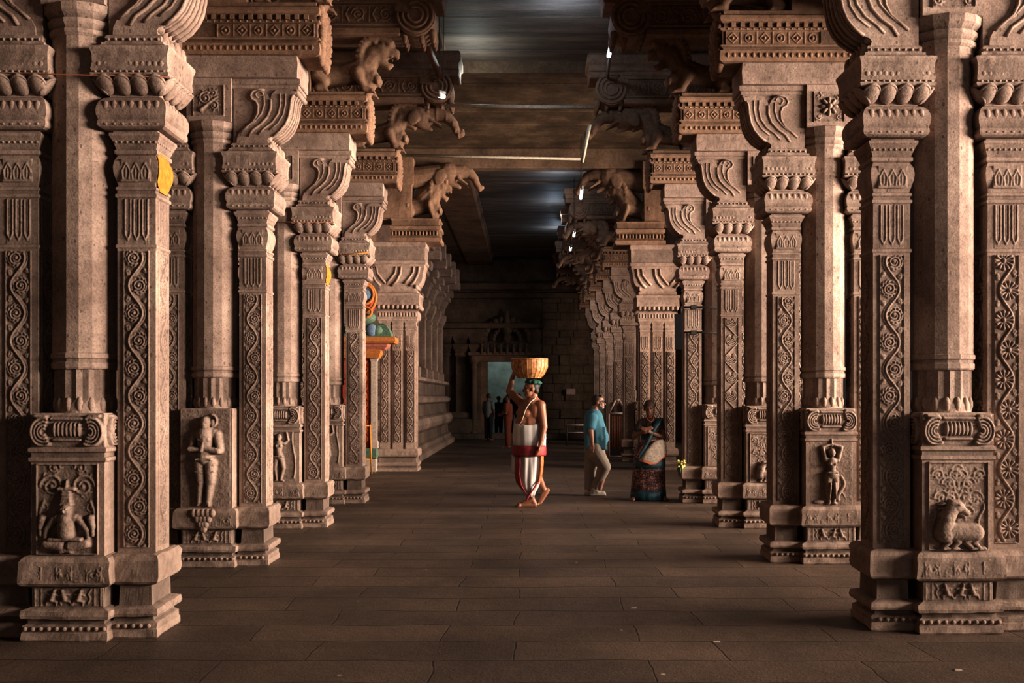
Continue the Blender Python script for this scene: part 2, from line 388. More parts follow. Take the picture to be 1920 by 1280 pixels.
def scroll_band(w, h, style, res=.0042, seed=0):
    f = HF(w, h, res); rim = .018
    cx = w/2; P = .36 if style != 'fan' else .40; A = w*.20
    hs = h
    if style in ('vine', 'fine'):
        A = w*.27
        pts = [(cx+A*math.sin(2*PI*z/P+seed), z) for z in np.linspace(.02, hs-.02, int(hs/.012))]
        f.line([(x+.013, z) for x, z in pts], .0045, 1.2)
        f.line([(x-.004, z) for x, z in pts], .0085, 1.2)
        k = 0; z = P*.25-seed*P/(2*PI)
        while z < hs-.03:
            sg = 1 if k % 2 == 0 else -1
            if z > .04:
                dr = sg*(-1 if style == 'vine' else 1)
                f.spiral((cx-sg*w*.09, z), w*.255, 2.1, a0=(0 if sg > 0 else PI)-sg*.9, dirn=dr, wr=.0075, amp=1.25)
                for i in range(9):      # leaf fringe round the curl
                    a = (0 if sg > 0 else PI)-sg*.9+dr*(.4+i*.55); r0 = w*.30
                    f.seg((cx-sg*w*.09+r0*math.cos(a), z+r0*math.sin(a)), (cx-sg*w*.09+(r0+.014)*math.cos(a+dr*.5), z+(r0+.014)*math.sin(a+dr*.5)), .0075, .004, 1.1)
                for qq in (-1, 1):
                    f.spiral((cx+sg*w*.33, z+qq*P*.22), w*.095, 1.3, a0=qq, dirn=qq*sg, wr=.006, amp=1.1, leaves=False)
                    f.spiral((cx-sg*w*.36, z+qq*P*.25), w*.07, 1.1, a0=-qq, dirn=-qq*sg, wr=.005, amp=1.1, leaves=False)
            z += P/2; k += 1
    elif style == 'disc':
        z = P*.3; k = 0
        while z < hs-.04:
            c = (cx, z)
            for rr in (.36, .27, .18, .09): f.line([(cx+w*rr*math.sin(a), z-w*rr*math.cos(a)*1.08+(.36-rr)*w*.4) for a in np.linspace(-2.7, 2.7, 22)], .0065, 1.1)
            sg = 1 if k % 2 else -1
            f.line([(cx-sg*w*.40, z+P*.1), (cx, z+P*.30), (cx+sg*w*.40, z+P*.5)], .008, 1.1)
            z += P*.62; k += 1
    elif style == 'fan':
        pts = [(cx+A*1.35*math.sin(2*PI*z/P), z) for z in np.linspace(.02, hs-.02, int(hs/.012))]
        f.line(pts, .0095, 1.1); k = 0; z = P*.25
        while z < hs-.04:
            sg = 1 if k % 2 == 0 else -1; c = (cx-sg*w*.10, z)
            f.seg(c, c, .016, None, .9)
            for a in np.linspace(0, 2*PI, 13)[:-1]:
                f.seg((c[0]+.022*math.cos(a), c[1]+.022*math.sin(a)), (c[0]+w*.33*math.cos(a), c[1]+w*.33*math.sin(a)), .0045, .0105, 1.2)
            for qq in (-1, 1): f.spiral((cx+sg*w*.34, z+qq*P*.20), w*.10, 1.3, a0=qq, dirn=qq*sg, wr=.006, leaves=False); f.spiral((cx-sg*w*.36, z+qq*P*.25), w*.08, 1.2, a0=qq, dirn=-qq*sg, wr=.006, leaves=False)
            z += P/2; k += 1
    f.blur(1); f.H *= 1.45
    f.border(.011, .012); f.rough(.0012, seed=int(seed*10)+3); f.sink()
    return f
def flute_band(w, h, res=.0042, n=3):
    f = HF(w, h, res)
    for i in range(n):
        x = w*(i+.5)/n
        for q in (-.3, .3): f.seg((x+q*w/n, h*.22), (x+q*w/n, h*.96), .0065, None, 1.1)
        f.line([(x-.3*w/n, h*.22), (x, h*.10), (x+.3*w/n, h*.22)], .006, 1.1)
        f.seg((x, h*.3), (x, h*.95), .004, None, .9)
    f.blur(1); f.rough(.001, 5); f.sink(); return f
# ------------------------------------------------------------------ carved pictures (metres inside their panel)
def foliage(f, cx, z0, z1, spread, seed=0):
    """a curling tree of tendrils filling the top of a panel"""
    f.line([(cx, z0), (cx, z0+(z1-z0)*.4)], .008, 1.1)
    rows = [(.18, .30, .055), (.42, .62, .06), (.42, .20, .05), (.66, .38, .05), (.80, .78, .045), (.80, .10, .045)]
    for a, b, r in rows:
        for sg in (-1, 1):
            c = (cx+sg*spread*b, z0+(z1-z0)*a)
            f.line([(cx, z0+(z1-z0)*max(a-.25, 0)), ((cx+c[0])/2, c[1]-.02), (c[0]+sg*r*.8, c[1])], .006, 1.1)
            f.spiral(c, r*.95, 1.6, a0=(0 if sg > 0 else PI), dirn=sg, wr=.0075, amp=1.1)
    f.spiral((cx-.01, z1-.05), .045, 1.7, a0=0, wr=.007)
def pic(kind, w, h):
    f = HF(w, h, .0042); cx = w/2
    S = lambda a, b, ra, rb=None, base=.012, amp=1.0: f.seg((cx+a[0], a[1]), (cx+b[0], b[1]), ra, rb, amp, base)
    if kind == 'yogi':            # cross-legged figure in a tall tiered hat under a leafy arch
        for sg in (-1, 1):
            f.line([(cx+sg*(.155-.02*math.cos(t*5)), .12+t*.22) for t in np.linspace(0, 1, 12)], .011, 1.1)
            f.spiral((cx+sg*.10, .44), .075, 1.9, a0=(0 if sg > 0 else PI), dirn=sg, wr=.010)
            f.spiral((cx+sg*.085, .555), .04, 1.5, a0=(PI if sg > 0 else 0), dirn=-sg, wr=.008)
            f.spiral((cx+sg*.155, .30), .035, 1.4, a0=PI/2, dirn=sg, wr=.007)
            S((sg*.155, .235), (sg*.165, .18), .025, .02); S((sg*.165, .13), (sg*.165, .2), .014)
        f.blur(1)
        S((0, .14), (0, .225), .056, .056, .012); S((-.055, .238), (.055, .238), .026, .026, .016)
        for sg in (-1, 1):
            S((sg*.078, .230), (sg*.128, .165), .024, .019, .014); S((sg*.13, .16), (sg*.145, .06), .018, .012, .012)
            S((sg*.03, .06), (sg*.125, .075), .034, .03, .024); S((sg*.12, .07), (-sg*.03, .03), .026, .018, .028)
        S((-.10, .105), (.10, .105), .012, .012, .045)
        f.ell((cx, .290), .036, .042, 1.0, .024); S((0, .272), (0, .266), .024, .020, .034)
        for i, (r, z) in enumerate([(.046, .325), (.041, .345), (.036, .365), (.032, .385), (.027, .405)]): S((-r*.6, z), (r*.6, z), .014, .014, .028-i*.002)
        S((-.05, .422), (.05, .422), .012, .012, .022); S((0, .43), (0, .475), .014, .006, .018)
        f.ell((cx-.014, .298), .007, .005, 1, .066); f.ell((cx+.014, .298), .007, .005, 1, .066); S((0, .295), (0, .28), .006, .009, .066)
    elif kind in ('praying', 'dancer', 'armsup'):
        k = h/.92
        if kind == 'praying':
            LG = [((-.055, .42), (-.045, .24), .052, .040), ((-.045, .24), (-.06, .06), .036, .022), ((.05, .42), (.045, .24), .056, .044), ((.045, .24), (.025, .06), .040, .024), ((-.06, .055), (-.075, .03), .024, .016), ((.025, .055), (.03, .025), .026, .018)]
            AR = [((-.10, .68), (-.135, .56), .036, .028), ((.11, .68), (.135, .54), .040, .032)]
            TR = [((0, .47), (0, .55), .078, .062), ((0, .56), (0, .68), .066, .085), ((-.07, .69), (.08, .69), .04, .042)]
            HD = (0, .79)
        elif kind == 'dancer':
            LG = [((-.05, .42), (-.07, .24), .05, .038), ((-.07, .24), (-.04, .05), .034, .02), ((.04, .42), (.075, .25), .05, .038), ((.075, .25), (.03, .05), .034, .02), ((-.04, .04), (-.08, .03), .02, .014), ((.03, .04), (.07, .03), .02, .014)]
            AR = [((-.09, .68), (-.15, .55), .028, .022), ((-.15, .55), (-.12, .38), .02, .014), ((.09, .68), (.16, .74), .028, .022), ((.16, .74), (.13, .88), .02, .014)]
            TR = [((.01, .45), (-.01, .54), .07, .05), ((-.01, .55), (0, .68), .05, .068), ((-.06, .69), (.06, .69), .035, .035)]
            HD = (.0, .79)
            for sg in (1,): f.line([(cx+.17+.02*math.sin(t*6), .05+t*.6) for t in np.linspace(0, 1, 14)], .012, 1.0)
        else:
            LG = [((-.045, .40), (-.05, .22), .055, .042), ((-.05, .22), (-.03, .04), .037, .021), ((.05, .40), (.05, .22), .055, .042), ((.05, .22), (.03, .04), .037, .021), ((-.03, .035), (-.05, .02), .024, .018), ((.03, .035), (.06, .02), .024, .018)]
            AR = [((-.085, .62), (-.125, .80), .032, .026), ((-.125, .80), (-.01, .84), .024, .016), ((.085, .62), (.135, .80), .032, .026), ((.135, .80), (.01, .84), .024, .016), ((0, .82), (0, .92), .018, .010)]
            TR = [((0, .43), (0, .50), .080, .052), ((0, .50), (0, .60), .050, .070), ((-.055, .62), (.055, .62), .038, .038)]
            HD = (.0, .725)
        for a, b, ra, rb in LG+TR+AR: S((a[0]*k, a[1]*k), (b[0]*k, b[1]*k), ra*k, rb*k, .022*k)
        f.blur(2)
        S((-.07*k, .455*k), (.07*k, .455*k), .012*k, .012*k, .085*k); 
        for sg in (-1, 1): f.ell((cx+sg*.035*k, (HD[1]-.15)*k), .028*k, .026*k, 1, .07*k)
        f.ell((cx+HD[0]*k, HD[1]*k), .048*k, .060*k, 1.0, .035*k)
        S((HD[0]*k, (HD[1]-.02)*k), (HD[0]*k, (HD[1]-.028)*k), .034*k, .03*k, .055*k)
        S((0, HD[1]*k), (0, (HD[1]-.018)*k), .006*k, .010*k, .08*k)
        if kind == 'praying':
            S((-.13*k, .55*k), (-.01*k, .545*k), .026*k, .02*k, .075*k); S((.135*k, .53*k), (.0, .555*k), .028*k, .02*k, .075*k); S((-.015*k, .54*k), (.005*k, .625*k), .022*k, .013*k, .085*k)
            f.line([(cx+(.05+.05*math.cos(a))*k, (HD[1]+.02+.055*math.sin(a))*k) for a in np.linspace(-1.3, 1.5, 12)], (.012, .010), 1.0, .012); f.ell((cx+.062*k, (HD[1]+.0)*k), .026*k, .036*k, .8, .012)
            for z in (.40, .34): S((-.09*k, z*k), (-.02*k, (z-.012)*k), .006, .006, .062*k); S((.02*k, (z-.012)*k), (.09*k, z*k), .006, .006, .066*k)
        if kind == 'armsup':
            for sg in (-1, 1): S((sg*.02, .30*k), (sg*.03, .1*k), .010, .008, .055)
            f.line([(cx+.09+.03*math.sin(t*5), .40*k-t*.22) for t in np.linspace(0, 1, 12)], (.012, .018), 1.0)
            f.line([(cx+.09+.05*t, .2*k-.08*t) for t in np.linspace(0, 1, 4)], (.010, .004), 1.0)
            f.ell((cx-.12, .03), .05, .02, .8, .004)
    elif kind in ('beast', 'beast_small', 'leaves'):
        foliage(f, cx-.0, h*.30 if kind != 'leaves' else h*.05, h*.98, .19 if w > .4 else .17)
        f.blur(1)
        if kind != 'leaves':
            k = 1.0 if kind == 'beast' else .75
            S((-.07*k, .13*k), (.10*k, .12*k), .062*k, .060*k, .02)
            S((-.10*k, .12*k), (-.085*k, .22*k), .066*k, .05*k, .025); S((-.085*k, .22*k), (-.045*k, .29*k), .055*k, .045*k, .03)
            f.ell((cx-.03*k, .29*k), .06*k, .042*k, 1, .035); S((0, .28*k), (.045*k, .25*k), .030*k, .022*k, .035); S((.0, .25*k), (.03*k, .225*k), .014*k, .010*k, .035)
            f.spiral((cx-.06*k, .33*k), .035*k, 1.4, a0=0, wr=.010*k); f.ell((cx-.02*k, .305*k), .010*k, .008*k, 1, .075)
            for i in range(6): S((-.10*k+.008*i, (.31-.024*i)*k), (-.135*k+.006*i, (.30-.026*i)*k), .010*k, .005, .03)
            for x0, x1, xf in ((-.10, -.07, -.105), (-.05, -.01, -.045), (.12, .09, .13), (.09, .04, .08)):
                S((x0*k, .11*k), (x1*k, .06*k), .034*k, .022*k, .03); S((x1*k, .06*k), (xf*k, .02*k), .020*k, .014*k, .03); S((xf*k, .016*k), ((xf+.04)*k, .016*k), .014*k, .009*k, .03)
            f.line([(cx+(.15-.02*math.sin(t*5))*k, (.14+t*.16)*k) for t in np.linspace(0, 1, 10)], .009, 1.1)
            f.spiral((cx+.12*k, .32*k), .03, 1.3, a0=0, wr=.008)
    f.blur(1); f.H += 0; f.border(.016 if kind not in ('praying', 'armsup', 'dancer') else .006, .014); f.rough(.002, 11); f.sink()
    return f
def volutes(w, h):
    f = HF(w, h, .0042); cx = w/2
    for sg in (-1, 1):
        e = cx+sg*w*.5
        for r, q in ((.085, .012), (.062, .010), (.040, .010), (.020, .010)):
            f.line([(e-sg*.085+sg*r*math.cos(t)*.9, h*.45+r*math.sin(t)*1.05) for t in np.linspace(-2.1, 1.9, 18)], q, 1.5, .01)
        f.line([(e-sg*.10, h*.92), (e-sg*.03, h*.94)], .012, 1.3, .01)
    for i in range(-3, 4):
        f.ell((cx+i*.026, h*.52), .014, .045, 1, .012)
    f.line([(cx-.10, h*.86), (cx+.10, h*.86)], .010, 1.2, .012); f.line([(cx-.085, h*.20), (cx+.085, h*.20)], .009, 1.2, .012)
    f.blur(1); f.rough(.0015, 3); f.sink(); return f
def flower(w, h, style=0):
    f = HF(w, h, .0045); cx, cz = w/2, h/2
    if style == 0:
        for a in np.linspace(0, 2*PI, 9)[:-1]: f.ell((cx+.055*math.cos(a), cz+.055*math.sin(a)), .034, .018, 1.0, .004, a)
        f.ell((cx, cz), .026, .026, 1.1, .01)
        for sx in (-1, 1):
            for sz in (-1, 1): f.spiral((cx+sx*w*.34, cz+sz*h*.34), .030, 1.2, a0=sx+sz, dirn=sx*sz, wr=.007)
    else:
        f.spiral((cx-.03, cz+.02), .06, 1.8, a0=1, wr=.012); f.spiral((cx+.05, cz-.05), .045, 1.5, a0=2, dirn=-1, wr=.010); f.spiral((cx+.04, cz+.07), .035, 1.4, a0=4, wr=.009)
        f.line([(cx-.07, cz-.09), (cx, cz-.03), (cx+.08, cz+.03)], (.02, .01), 1.0)
    f.blur(1); f.border(.010, .010); f.rough(.0012, 2); f.sink(); return f
# ------------------------------------------------------------------ piers
YC = .33
CACHE = {}
def cached(key, fn):
    if key not in CACHE: CACHE[key] = fn()
    return CACHE[key]
ST = None
def tiles(mb, panels):
    for (f, O, U, W, N, k) in panels: mb.panel(O, U, W, N, f.H*k, f.w, f.h)
BASEPROF = [(-.01, 0), (0, .012), (0, .055), (-.006, .062), (-.004, .10), (-.03, .112), (-.028, .135), (.004, .145), (.01, .165), (.004, .195), (-.05, .212), (-.052, .335), (-.004, .352), (.012, .368), (.014, .40), (.010, .46), (.012, .505), (-.004, .532), (-.03, .540)]
SCR = {k: None for k in ('vine', 'fine', 'disc', 'fan')}
def scr(k, side=False):
    key = ('scr', k)
    return cached(key, lambda: scroll_band(.170, 1.94, k, seed={'vine': 0, 'fine': .4, 'disc': 0, 'fan': 0}[k]))
FL = cached('fl', lambda: flute_band(.17, .30))
def base_mesh(s, dec):
    mb = MB(s); 
    mb.sq(0, YC, .275, .318, BASEPROF, seg=18, jit=.013)
    for q in (-1, 1): mb.sq(q*.395, YC, .155, .228, BASEPROF, seg=12, jit=.014)
    for i in range(11): mb.ell((-.25+.05*i, .012, .082), (.017, .012, .015), 8, 5)
    for i in range(5): mb.ell((.30+.05*i, .10, .082), (.017, .012, .015), 8, 5)
    # low lumps and kneeling shapes carved in the waist of the base
    f = HF(.46, .12, .004)
    for (x, k) in ((.13, 1), (.215, -1), (.30, 1)):      # three small tumbling figures
        f.seg((x, .045), (x+.012*k, .080), .017, .014, 1, .006); f.ell((x+.018*k, .100), .012, .013, 1, .008)
        f.seg((x, .04), (x+.030*k, .030), .012, .009, 1, .004); f.seg((x+.030*k, .030), (x+.026*k, .008), .009, .006, 1, .002)
        f.seg((x, .04), (x-.028*k, .034), .012, .009, 1, .004); f.seg((x-.028*k, .034), (x-.040*k, .010), .009, .006, 1, .002)
        f.seg((x+.010*k, .082), (x-.024*k, .076), .008, .006, 1, .004); f.seg((x+.012*k, .082), (x+.038*k, .070), .008, .006, 1, .004)
    for x in (.02, .06, .40, .44): f.seg((x, .0), (x, .12), .006, None, .8)
    f.line([(.36, .02), (.375, .05), (.36, .08), (.38, .11)], .007)
    f.blur(1); f.rough(.002, 8); f.sink()
    mb.panel((-.23, YC-.318+.050, .215), (1, 0, 0), (0, 0, 1), (0, -1, 0), f.H, .46, .12)
    f = HF(.52, .13, .005)
    for x in (.07, .26, .45):
        for sg in (-1, 1): f.spiral((x+sg*.022, .055), .022, 1.2, a0=PI/2, dirn=-sg, wr=.007)
        f.line([(x-.045, .02), (x-.05, .10), (x, .118), (x+.05, .10), (x+.045, .02)], .006)
    f.blur(1); f.rough(.003, 9); f.sink()
    mb.panel((-.26, YC-.318-.009, .375), (1, 0, 0), (0, 0, 1), (0, -1, 0), f.H, .52, .13)
    return mb.mesh('base', [M['stone']])
def block_mesh(s, kind):
    mb = MB(s); tall = kind in ('praying',)
    hx = .235
    if tall: mb.sq(0, YC, hx, .27, [(0, .535), (0, 1.44), (-.01, 1.45)], seg=6, jit=.003)
    else:
        mb.sq(0, YC, hx, .27, [(0, .535), (0, 1.135), (.012, 1.145), (.012, 1.165), (0, 1.17), (0, 1.195), (.014, 1.205), (.014, 1.225), (-.0, 1.235), (-.0, 1.43), (-.012, 1.45)], seg=6, jit=.003)
        v = cached('vol', lambda: volutes(.47, .205))
        mb.panel((-.235, YC-.272, 1.238), (1, 0, 0), (0, 0, 1), (0, -1, 0), v.H, .47, .205)
        mb.panel((hx, YC-.235, 1.238), (0, 1, 0), (0, 0, 1), (1, 0, 0), v.H, .47, .205)
    sd = cached('sdfl', lambda: flute_band(.40, .55, .008, 3))
    return mb.mesh('carved_block', [M['stone']])
def relief_mesh(s, kind):
    mb = MB(s)
    if kind == 'praying': w, h, z = .44, .90, .545
    elif kind in ('armsup', 'dancer'): w, h, z = .40, .62, .548
    else: w, h, z = .40, .585, .545
    f = pic(kind, w, h)
    if s < 0: f.H = f.H[:, ::-1]
    mb.panel((-w/2, YC-.2715, z), (1, 0, 0), (0, 0, 1), (0, -1, 0), f.H*(1.15 if kind in ('praying', 'armsup') else 1), w, h)
    if kind == 'praying':     # leafy bud carved under the feet
        for k, (r, z) in enumerate(((.085, .50), (.070, .45), (.050, .40), (.028, .36))):
            for i in range(5-k): mb.ell((-.01+(i-(4-k)/2)*r*.5, YC-.335+.004*k, z), (.030, .035, .040), 8, 6)
    return mb.mesh('relief_figure', [M['stone']])
def shaft_mesh(s):
    mb = MB(s); r = .205
    mb.ngon(0, YC, [(.19, 1.44), (.19, 1.50, .0), (.19, 1.54, .07), (.19, 1.73, .07), (.196, 1.74, 0)], n=32)
    for i in range(16):    # drooping petals at the foot of the neck
        a = 2*PI*(i+.5)/16; mb.ell((.180*math.cos(a), YC+.180*math.sin(a), 1.505), (.024, .024, .052), 8, 6)
    mb.ngon(0, YC, [(.205, 1.735), (.213, 1.745), (.213, 1.775), (.204, 1.785), (.204, 1.80), (.216, 1.808), (.216, 1.835), (.205, 1.842)])
    mb.ngon(0, YC, [(r, 1.84)]+[(r, z) for z in np.linspace(2.0, 3.8, 7)]+[(r, 3.90)])
    mb.ngon(0, YC, [(r+.004, 3.89), (r+.02, 3.905), (r+.02, 3.93), (r+.008, 3.94), (r+.03, 3.97), (r+.03, 3.995), (r+.015, 4.0), (r+.05, 4.04), (r+.055, 4.09), (r+.03, 4.10)])
    return mb.mesh('shaft', [M['stone']])
def pilaster_mesh(s, q, paint=False):
    mb = MB(s); cx = q*.385; h = .125
    mb.sq(cx, YC, h, h, [(0, .535), (0, .56), (0, 2.52), (.008, 2.53), (.008, 2.545), (0, 2.55), (0, 2.85), (.010, 2.858), (.010, 2.875), (0, 2.882), (0, 2.90), (.008, 2.905), (.008, 2.92), (-.006, 2.93)], seg=3, jit=.0015)
    # pot
    pr = [(-.006, 2.93), (.004, 2.96), (.018, 3.01), (.022, 3.05), (.016, 3.09), (.002, 3.12), (-.004, 3.13)]
    mb.sq(cx, YC, h, h, pr, seg=4)
    mb.sq(cx, YC, h, h, [(.0, 3.13), (.014, 3.138), (.014, 3.16), (.004, 3.168), (.014, 3.195), (.026, 3.225), (.036, 3.245), (.040, 3.25), (.040, 3.268), (.02, 3.272), (.02, 3.292)], seg=4)
    f = HF(.20, .15, .0045)
    for i in (-1, 0, 1):
        x = .1+i*.062; f.line([(x-.02, .02), (x-.026, .07), (x, .12), (x+.026, .07), (x+.02, .02)], .006); f.seg((x, .03), (x, .09), .005)
    f.blur(1); f.sink()
    mb.panel((cx-.1, YC-.146, 2.955), (1, 0, 0), (0, 0, 1), (0, -1, 0), f.H, .20, .15)
    for i in range(8):      # beads under the flare
        mb.ell((cx-.13+.037*i, YC-.145, 3.213), (.012, .008, .010), 6, 5)
        mb.ell((cx+q*.145, YC-.13+.037*i, 3.213), (.008, .012, .010), 6, 5)
    fl = FL
    mb.panel((cx-.085, YC-h-.001, 2.55), (1, 0, 0), (0, 0, 1), (0, -1, 0), fl.H, .17, .30)
    mb.panel((cx+h+.001, YC-.085, 2.55), (0, 1, 0), (0, 0, 1), (1, 0, 0), fl.H, .17, .30)
    mats = [M['stone']]
    if paint:
        mats.append(M['yellow']); 
        V = []; 
        P = np.zeros((8, 9, 3)); 
        prof = [(.008, 2.90), (.006, 2.935), (.010, 2.96), (.022, 3.00), (.026, 3.04), (.024, 3.07), (.018, 3.10), (.004, 3.13), (.016, 3.15)]
        for j, (o, z) in enumerate(prof):
            e = math.sin(PI*(j+.6)/9.6)**.5
            for i in range(8): t = (i/7-.5)*2; P[i, j] = (cx+h+o+.003, YC-.01+t*.135*e, z)
        mb.grid(P, 1, True)
    return mb.mesh('pilaster', mats)
def scroll_mesh(s, q, style):
    mb = MB(s); cx = q*.385; f = scr(style); g = scr('fine')
    mb.panel((cx-.085, YC-.1255, .57), (1, 0, 0), (0, 0, 1), (0, -1, 0), f.H, .17, 1.94)
    mb.panel((cx+.1255, YC-.085, .57), (0, 1, 0), (0, 0, 1), (1, 0, 0), f.H, .17, 1.94)
    if q > 0: pass
    return mb.mesh('scroll_carving', [M['stone']])
def capital_mesh(s, q, paint=False):
    mb = MB(s); cx = q*.385; h = .19
    cu = [(-.03, 3.284), (.0, 3.286), (.022, 3.296), (.030, 3.31), (.028, 3.335), (.024, 3.342), (.034, 3.37), (.037, 3.40), (.034, 3.43), (.022, 3.46), (.0, 3.485), (-.03, 3.50)]
    mb.sq(cx, YC, h, h, cu, seg=6, jit=.003)
    for i in range(7):
        x = cx-.165+.055*i; mb.ell((x, YC-h-.027, 3.42), (.023, .011, .045), 8, 6); mb.ell((cx+q*(h+.026), YC-.165+.055*i, 3.42), (.009, .022, .045), 8, 6)
        mb.ell((x, YC-h-.026, 3.312), (.020, .009, .009), 6, 4)
    mb.sq(cx, YC, .16, .16, [(0, 3.49), (0, 3.53), (.03, 3.60)])
    # hanging lotus petals
    for i in range(4):
        for yy, sg in ((YC-.20, -1),):
            x = cx-.165+.11*i
            mb.ell((x, yy-.012, 3.565), (.055, .022, .078), 14, 9, rot=Matrix.Rotation(R(42), 3, 'X'))
            mb.tube([(x+.052*math.cos(a), yy-.020-.040*math.sin(a), 3.575+.035*math.sin(a)) for a in np.linspace(-.3, PI+.3, 10)], .009, 6)
        for e in (-1, 1):
            mb.ell((cx+e*.212, YC-.165+.11*i, 3.565), (.022, .055, .078), 14, 9, rot=Matrix.Rotation(R(42*e), 3, 'Y')); mb.tube([(cx+e*(.220+.040*math.sin(a)), YC-.165+.11*i+.052*math.cos(a), 3.575+.035*math.sin(a)) for a in np.linspace(-.3, PI+.3, 10)], .009, 6)
    mb.sq(cx, YC, .235, .235, [(-.01, 3.605), (.012, 3.612), (.018, 3.63), (.006, 3.64), (.012, 3.66), (.006, 3.70), (.010, 3.76), (.022, 3.79), (.022, 3.805), (-.02, 3.815), (-.035, 3.83), (-.035, 3.845), (-.055, 3.85), (-.055, 3.885), (-.065, 3.90)], seg=12, jit=.008)
    for i in range(12): mb.ell((cx-.22+.04*i, YC-.250, 3.64), (.012, .005, .009), 6, 4)
    for i in range(11): mb.ell((cx-.2+.04*i, YC-.241, 3.685), (.019, .006, .024), 8, 5)
    for i in range(8): mb.ell((cx-.16+.046*i, YC-.188, 3.867), (.012, .008, .010), 6, 4)
    return mb.mesh('capital', [M['stone']])
def bracket_mesh(s, q):
    """S-curved bracket that swells towards the aisle"""
    mb = MB(s); y0, y1 = YC-.155, YC+.155
    out = [(.545, 3.895), (.535, 3.925), (.548, 3.945), (.60, 3.968), (.66, 4.01), (.71, 4.07), (.742, 4.14), (.758, 4.22), (.765, 4.30), (.785, 4.345), (.80, 4.375), (.80, 4.41)]
    pts = [(q*.215, 3.895)]+[(q*x, z) for x, z in out]+[(q*.215, 4.41)]
    if q < 0: pts = pts[::-1]
    mb.prism(pts, y0, y1)
    mb.box(min(q*.20, q*.82), max(q*.20, q*.82), y0-.012, y1+.012, 4.405, 4.44, bev=.006); mb.box(min(q*.20, q*.835), max(q*.20, q*.835), y0-.02, y1+.02, 4.44, 4.495, bev=.008)
    def rib(path, r): mb.tube([(q*x, yf, z) for x, z in path], r, 8)
    lf = [(.25, 3.90), (.255, 3.95), (.28, 4.0), (.34, 4.05), (.40, 4.10), (.435, 4.17), (.44, 4.24), (.42, 4.285), (.385, 4.30), (.37, 4.335), (.39, 4.375), (.44, 4.395), (.50, 4.385), (.535, 4.35), (.56, 4.30), (.575, 4.35), (.61, 4.385), (.67, 4.395), (.74, 4.39)]
    pl = [(q*x, z) for x, z in out[:-1]]+[(q*x, z) for x, z in lf[::-1]]
    if q < 0: pl = pl[::-1]
    mb.prism(pl, y0-.022, y0+.02)
    yf = y0-.022
    rib([(x+.008, z) for x, z in lf[2:13]], .011); rib([(x-.014, z-.004) for x, z in out[3:10]], .011)
    rib([(.565, 4.30), (.565, 4.22), (.535, 4.14), (.47, 4.07), (.40, 4.02), (.36, 3.96)], .013)
    rib([(.50, 4.33), (.505, 4.25), (.48, 4.17), (.42, 4.10), (.35, 4.05)], .009)
    rib([(.65, 4.35), (.655, 4.26), (.635, 4.17), (.58, 4.09), (.50, 4.03), (.45, 3.98)], .010)
    rib([(.70, 4.35), (.70, 4.26), (.68, 4.16), (.63, 4.08), (.55, 4.02)], .008)
    rib([(.46+.035*math.cos(t), 4.345+.03*math.sin(t)) for t in np.linspace(0, 4.5, 9)], .008)
    mb.tube([(q*.535, y0-.01, 3.955), (q*.535, y1+.01, 3.955)], .032, 12)
    mb.tube([(q*.80, y0-.01, 4.37), (q*.80, y1+.01, 4.37)], .028, 12)
    # ribs down the swelling end face
    for yy in (-.10, -.035, .035, .10):
        mb.tube([(q*(x+.004), YC+yy, z) for x, z in out[2:10]], .014, 6)
    # broken leafy tongue below the end
    for i in range(4): mb.ell((q*(.56+.012*i), YC-.11+.075*i, 3.86-.02*(i % 2)), (.035, .045, .065), 8, 6)
    return mb.mesh('bracket', [M['stone']])
def lintel_mesh(s, style):
    mb = MB(s)
    mb.sq(0, YC, .205, .20, [(0, 4.09), (0, 4.5)], seg=4, jit=.002)
    f = cached(('flw', style), lambda: flower(.29, .29, style))
    mb.panel((-.145, YC-.201, 4.14), (1, 0, 0), (0, 0, 1), (0, -1, 0), f.H*1.4, .29, .29)
    mb.sq(0, YC, .82, .235, [(-.004, 4.49), (0, 4.497), (0, 4.55), (.004, 4.6), (0, 4.68), (-.006, 4.69)], seg=16, jit=.005)
    return mb.mesh('lintel', [M['stone']])
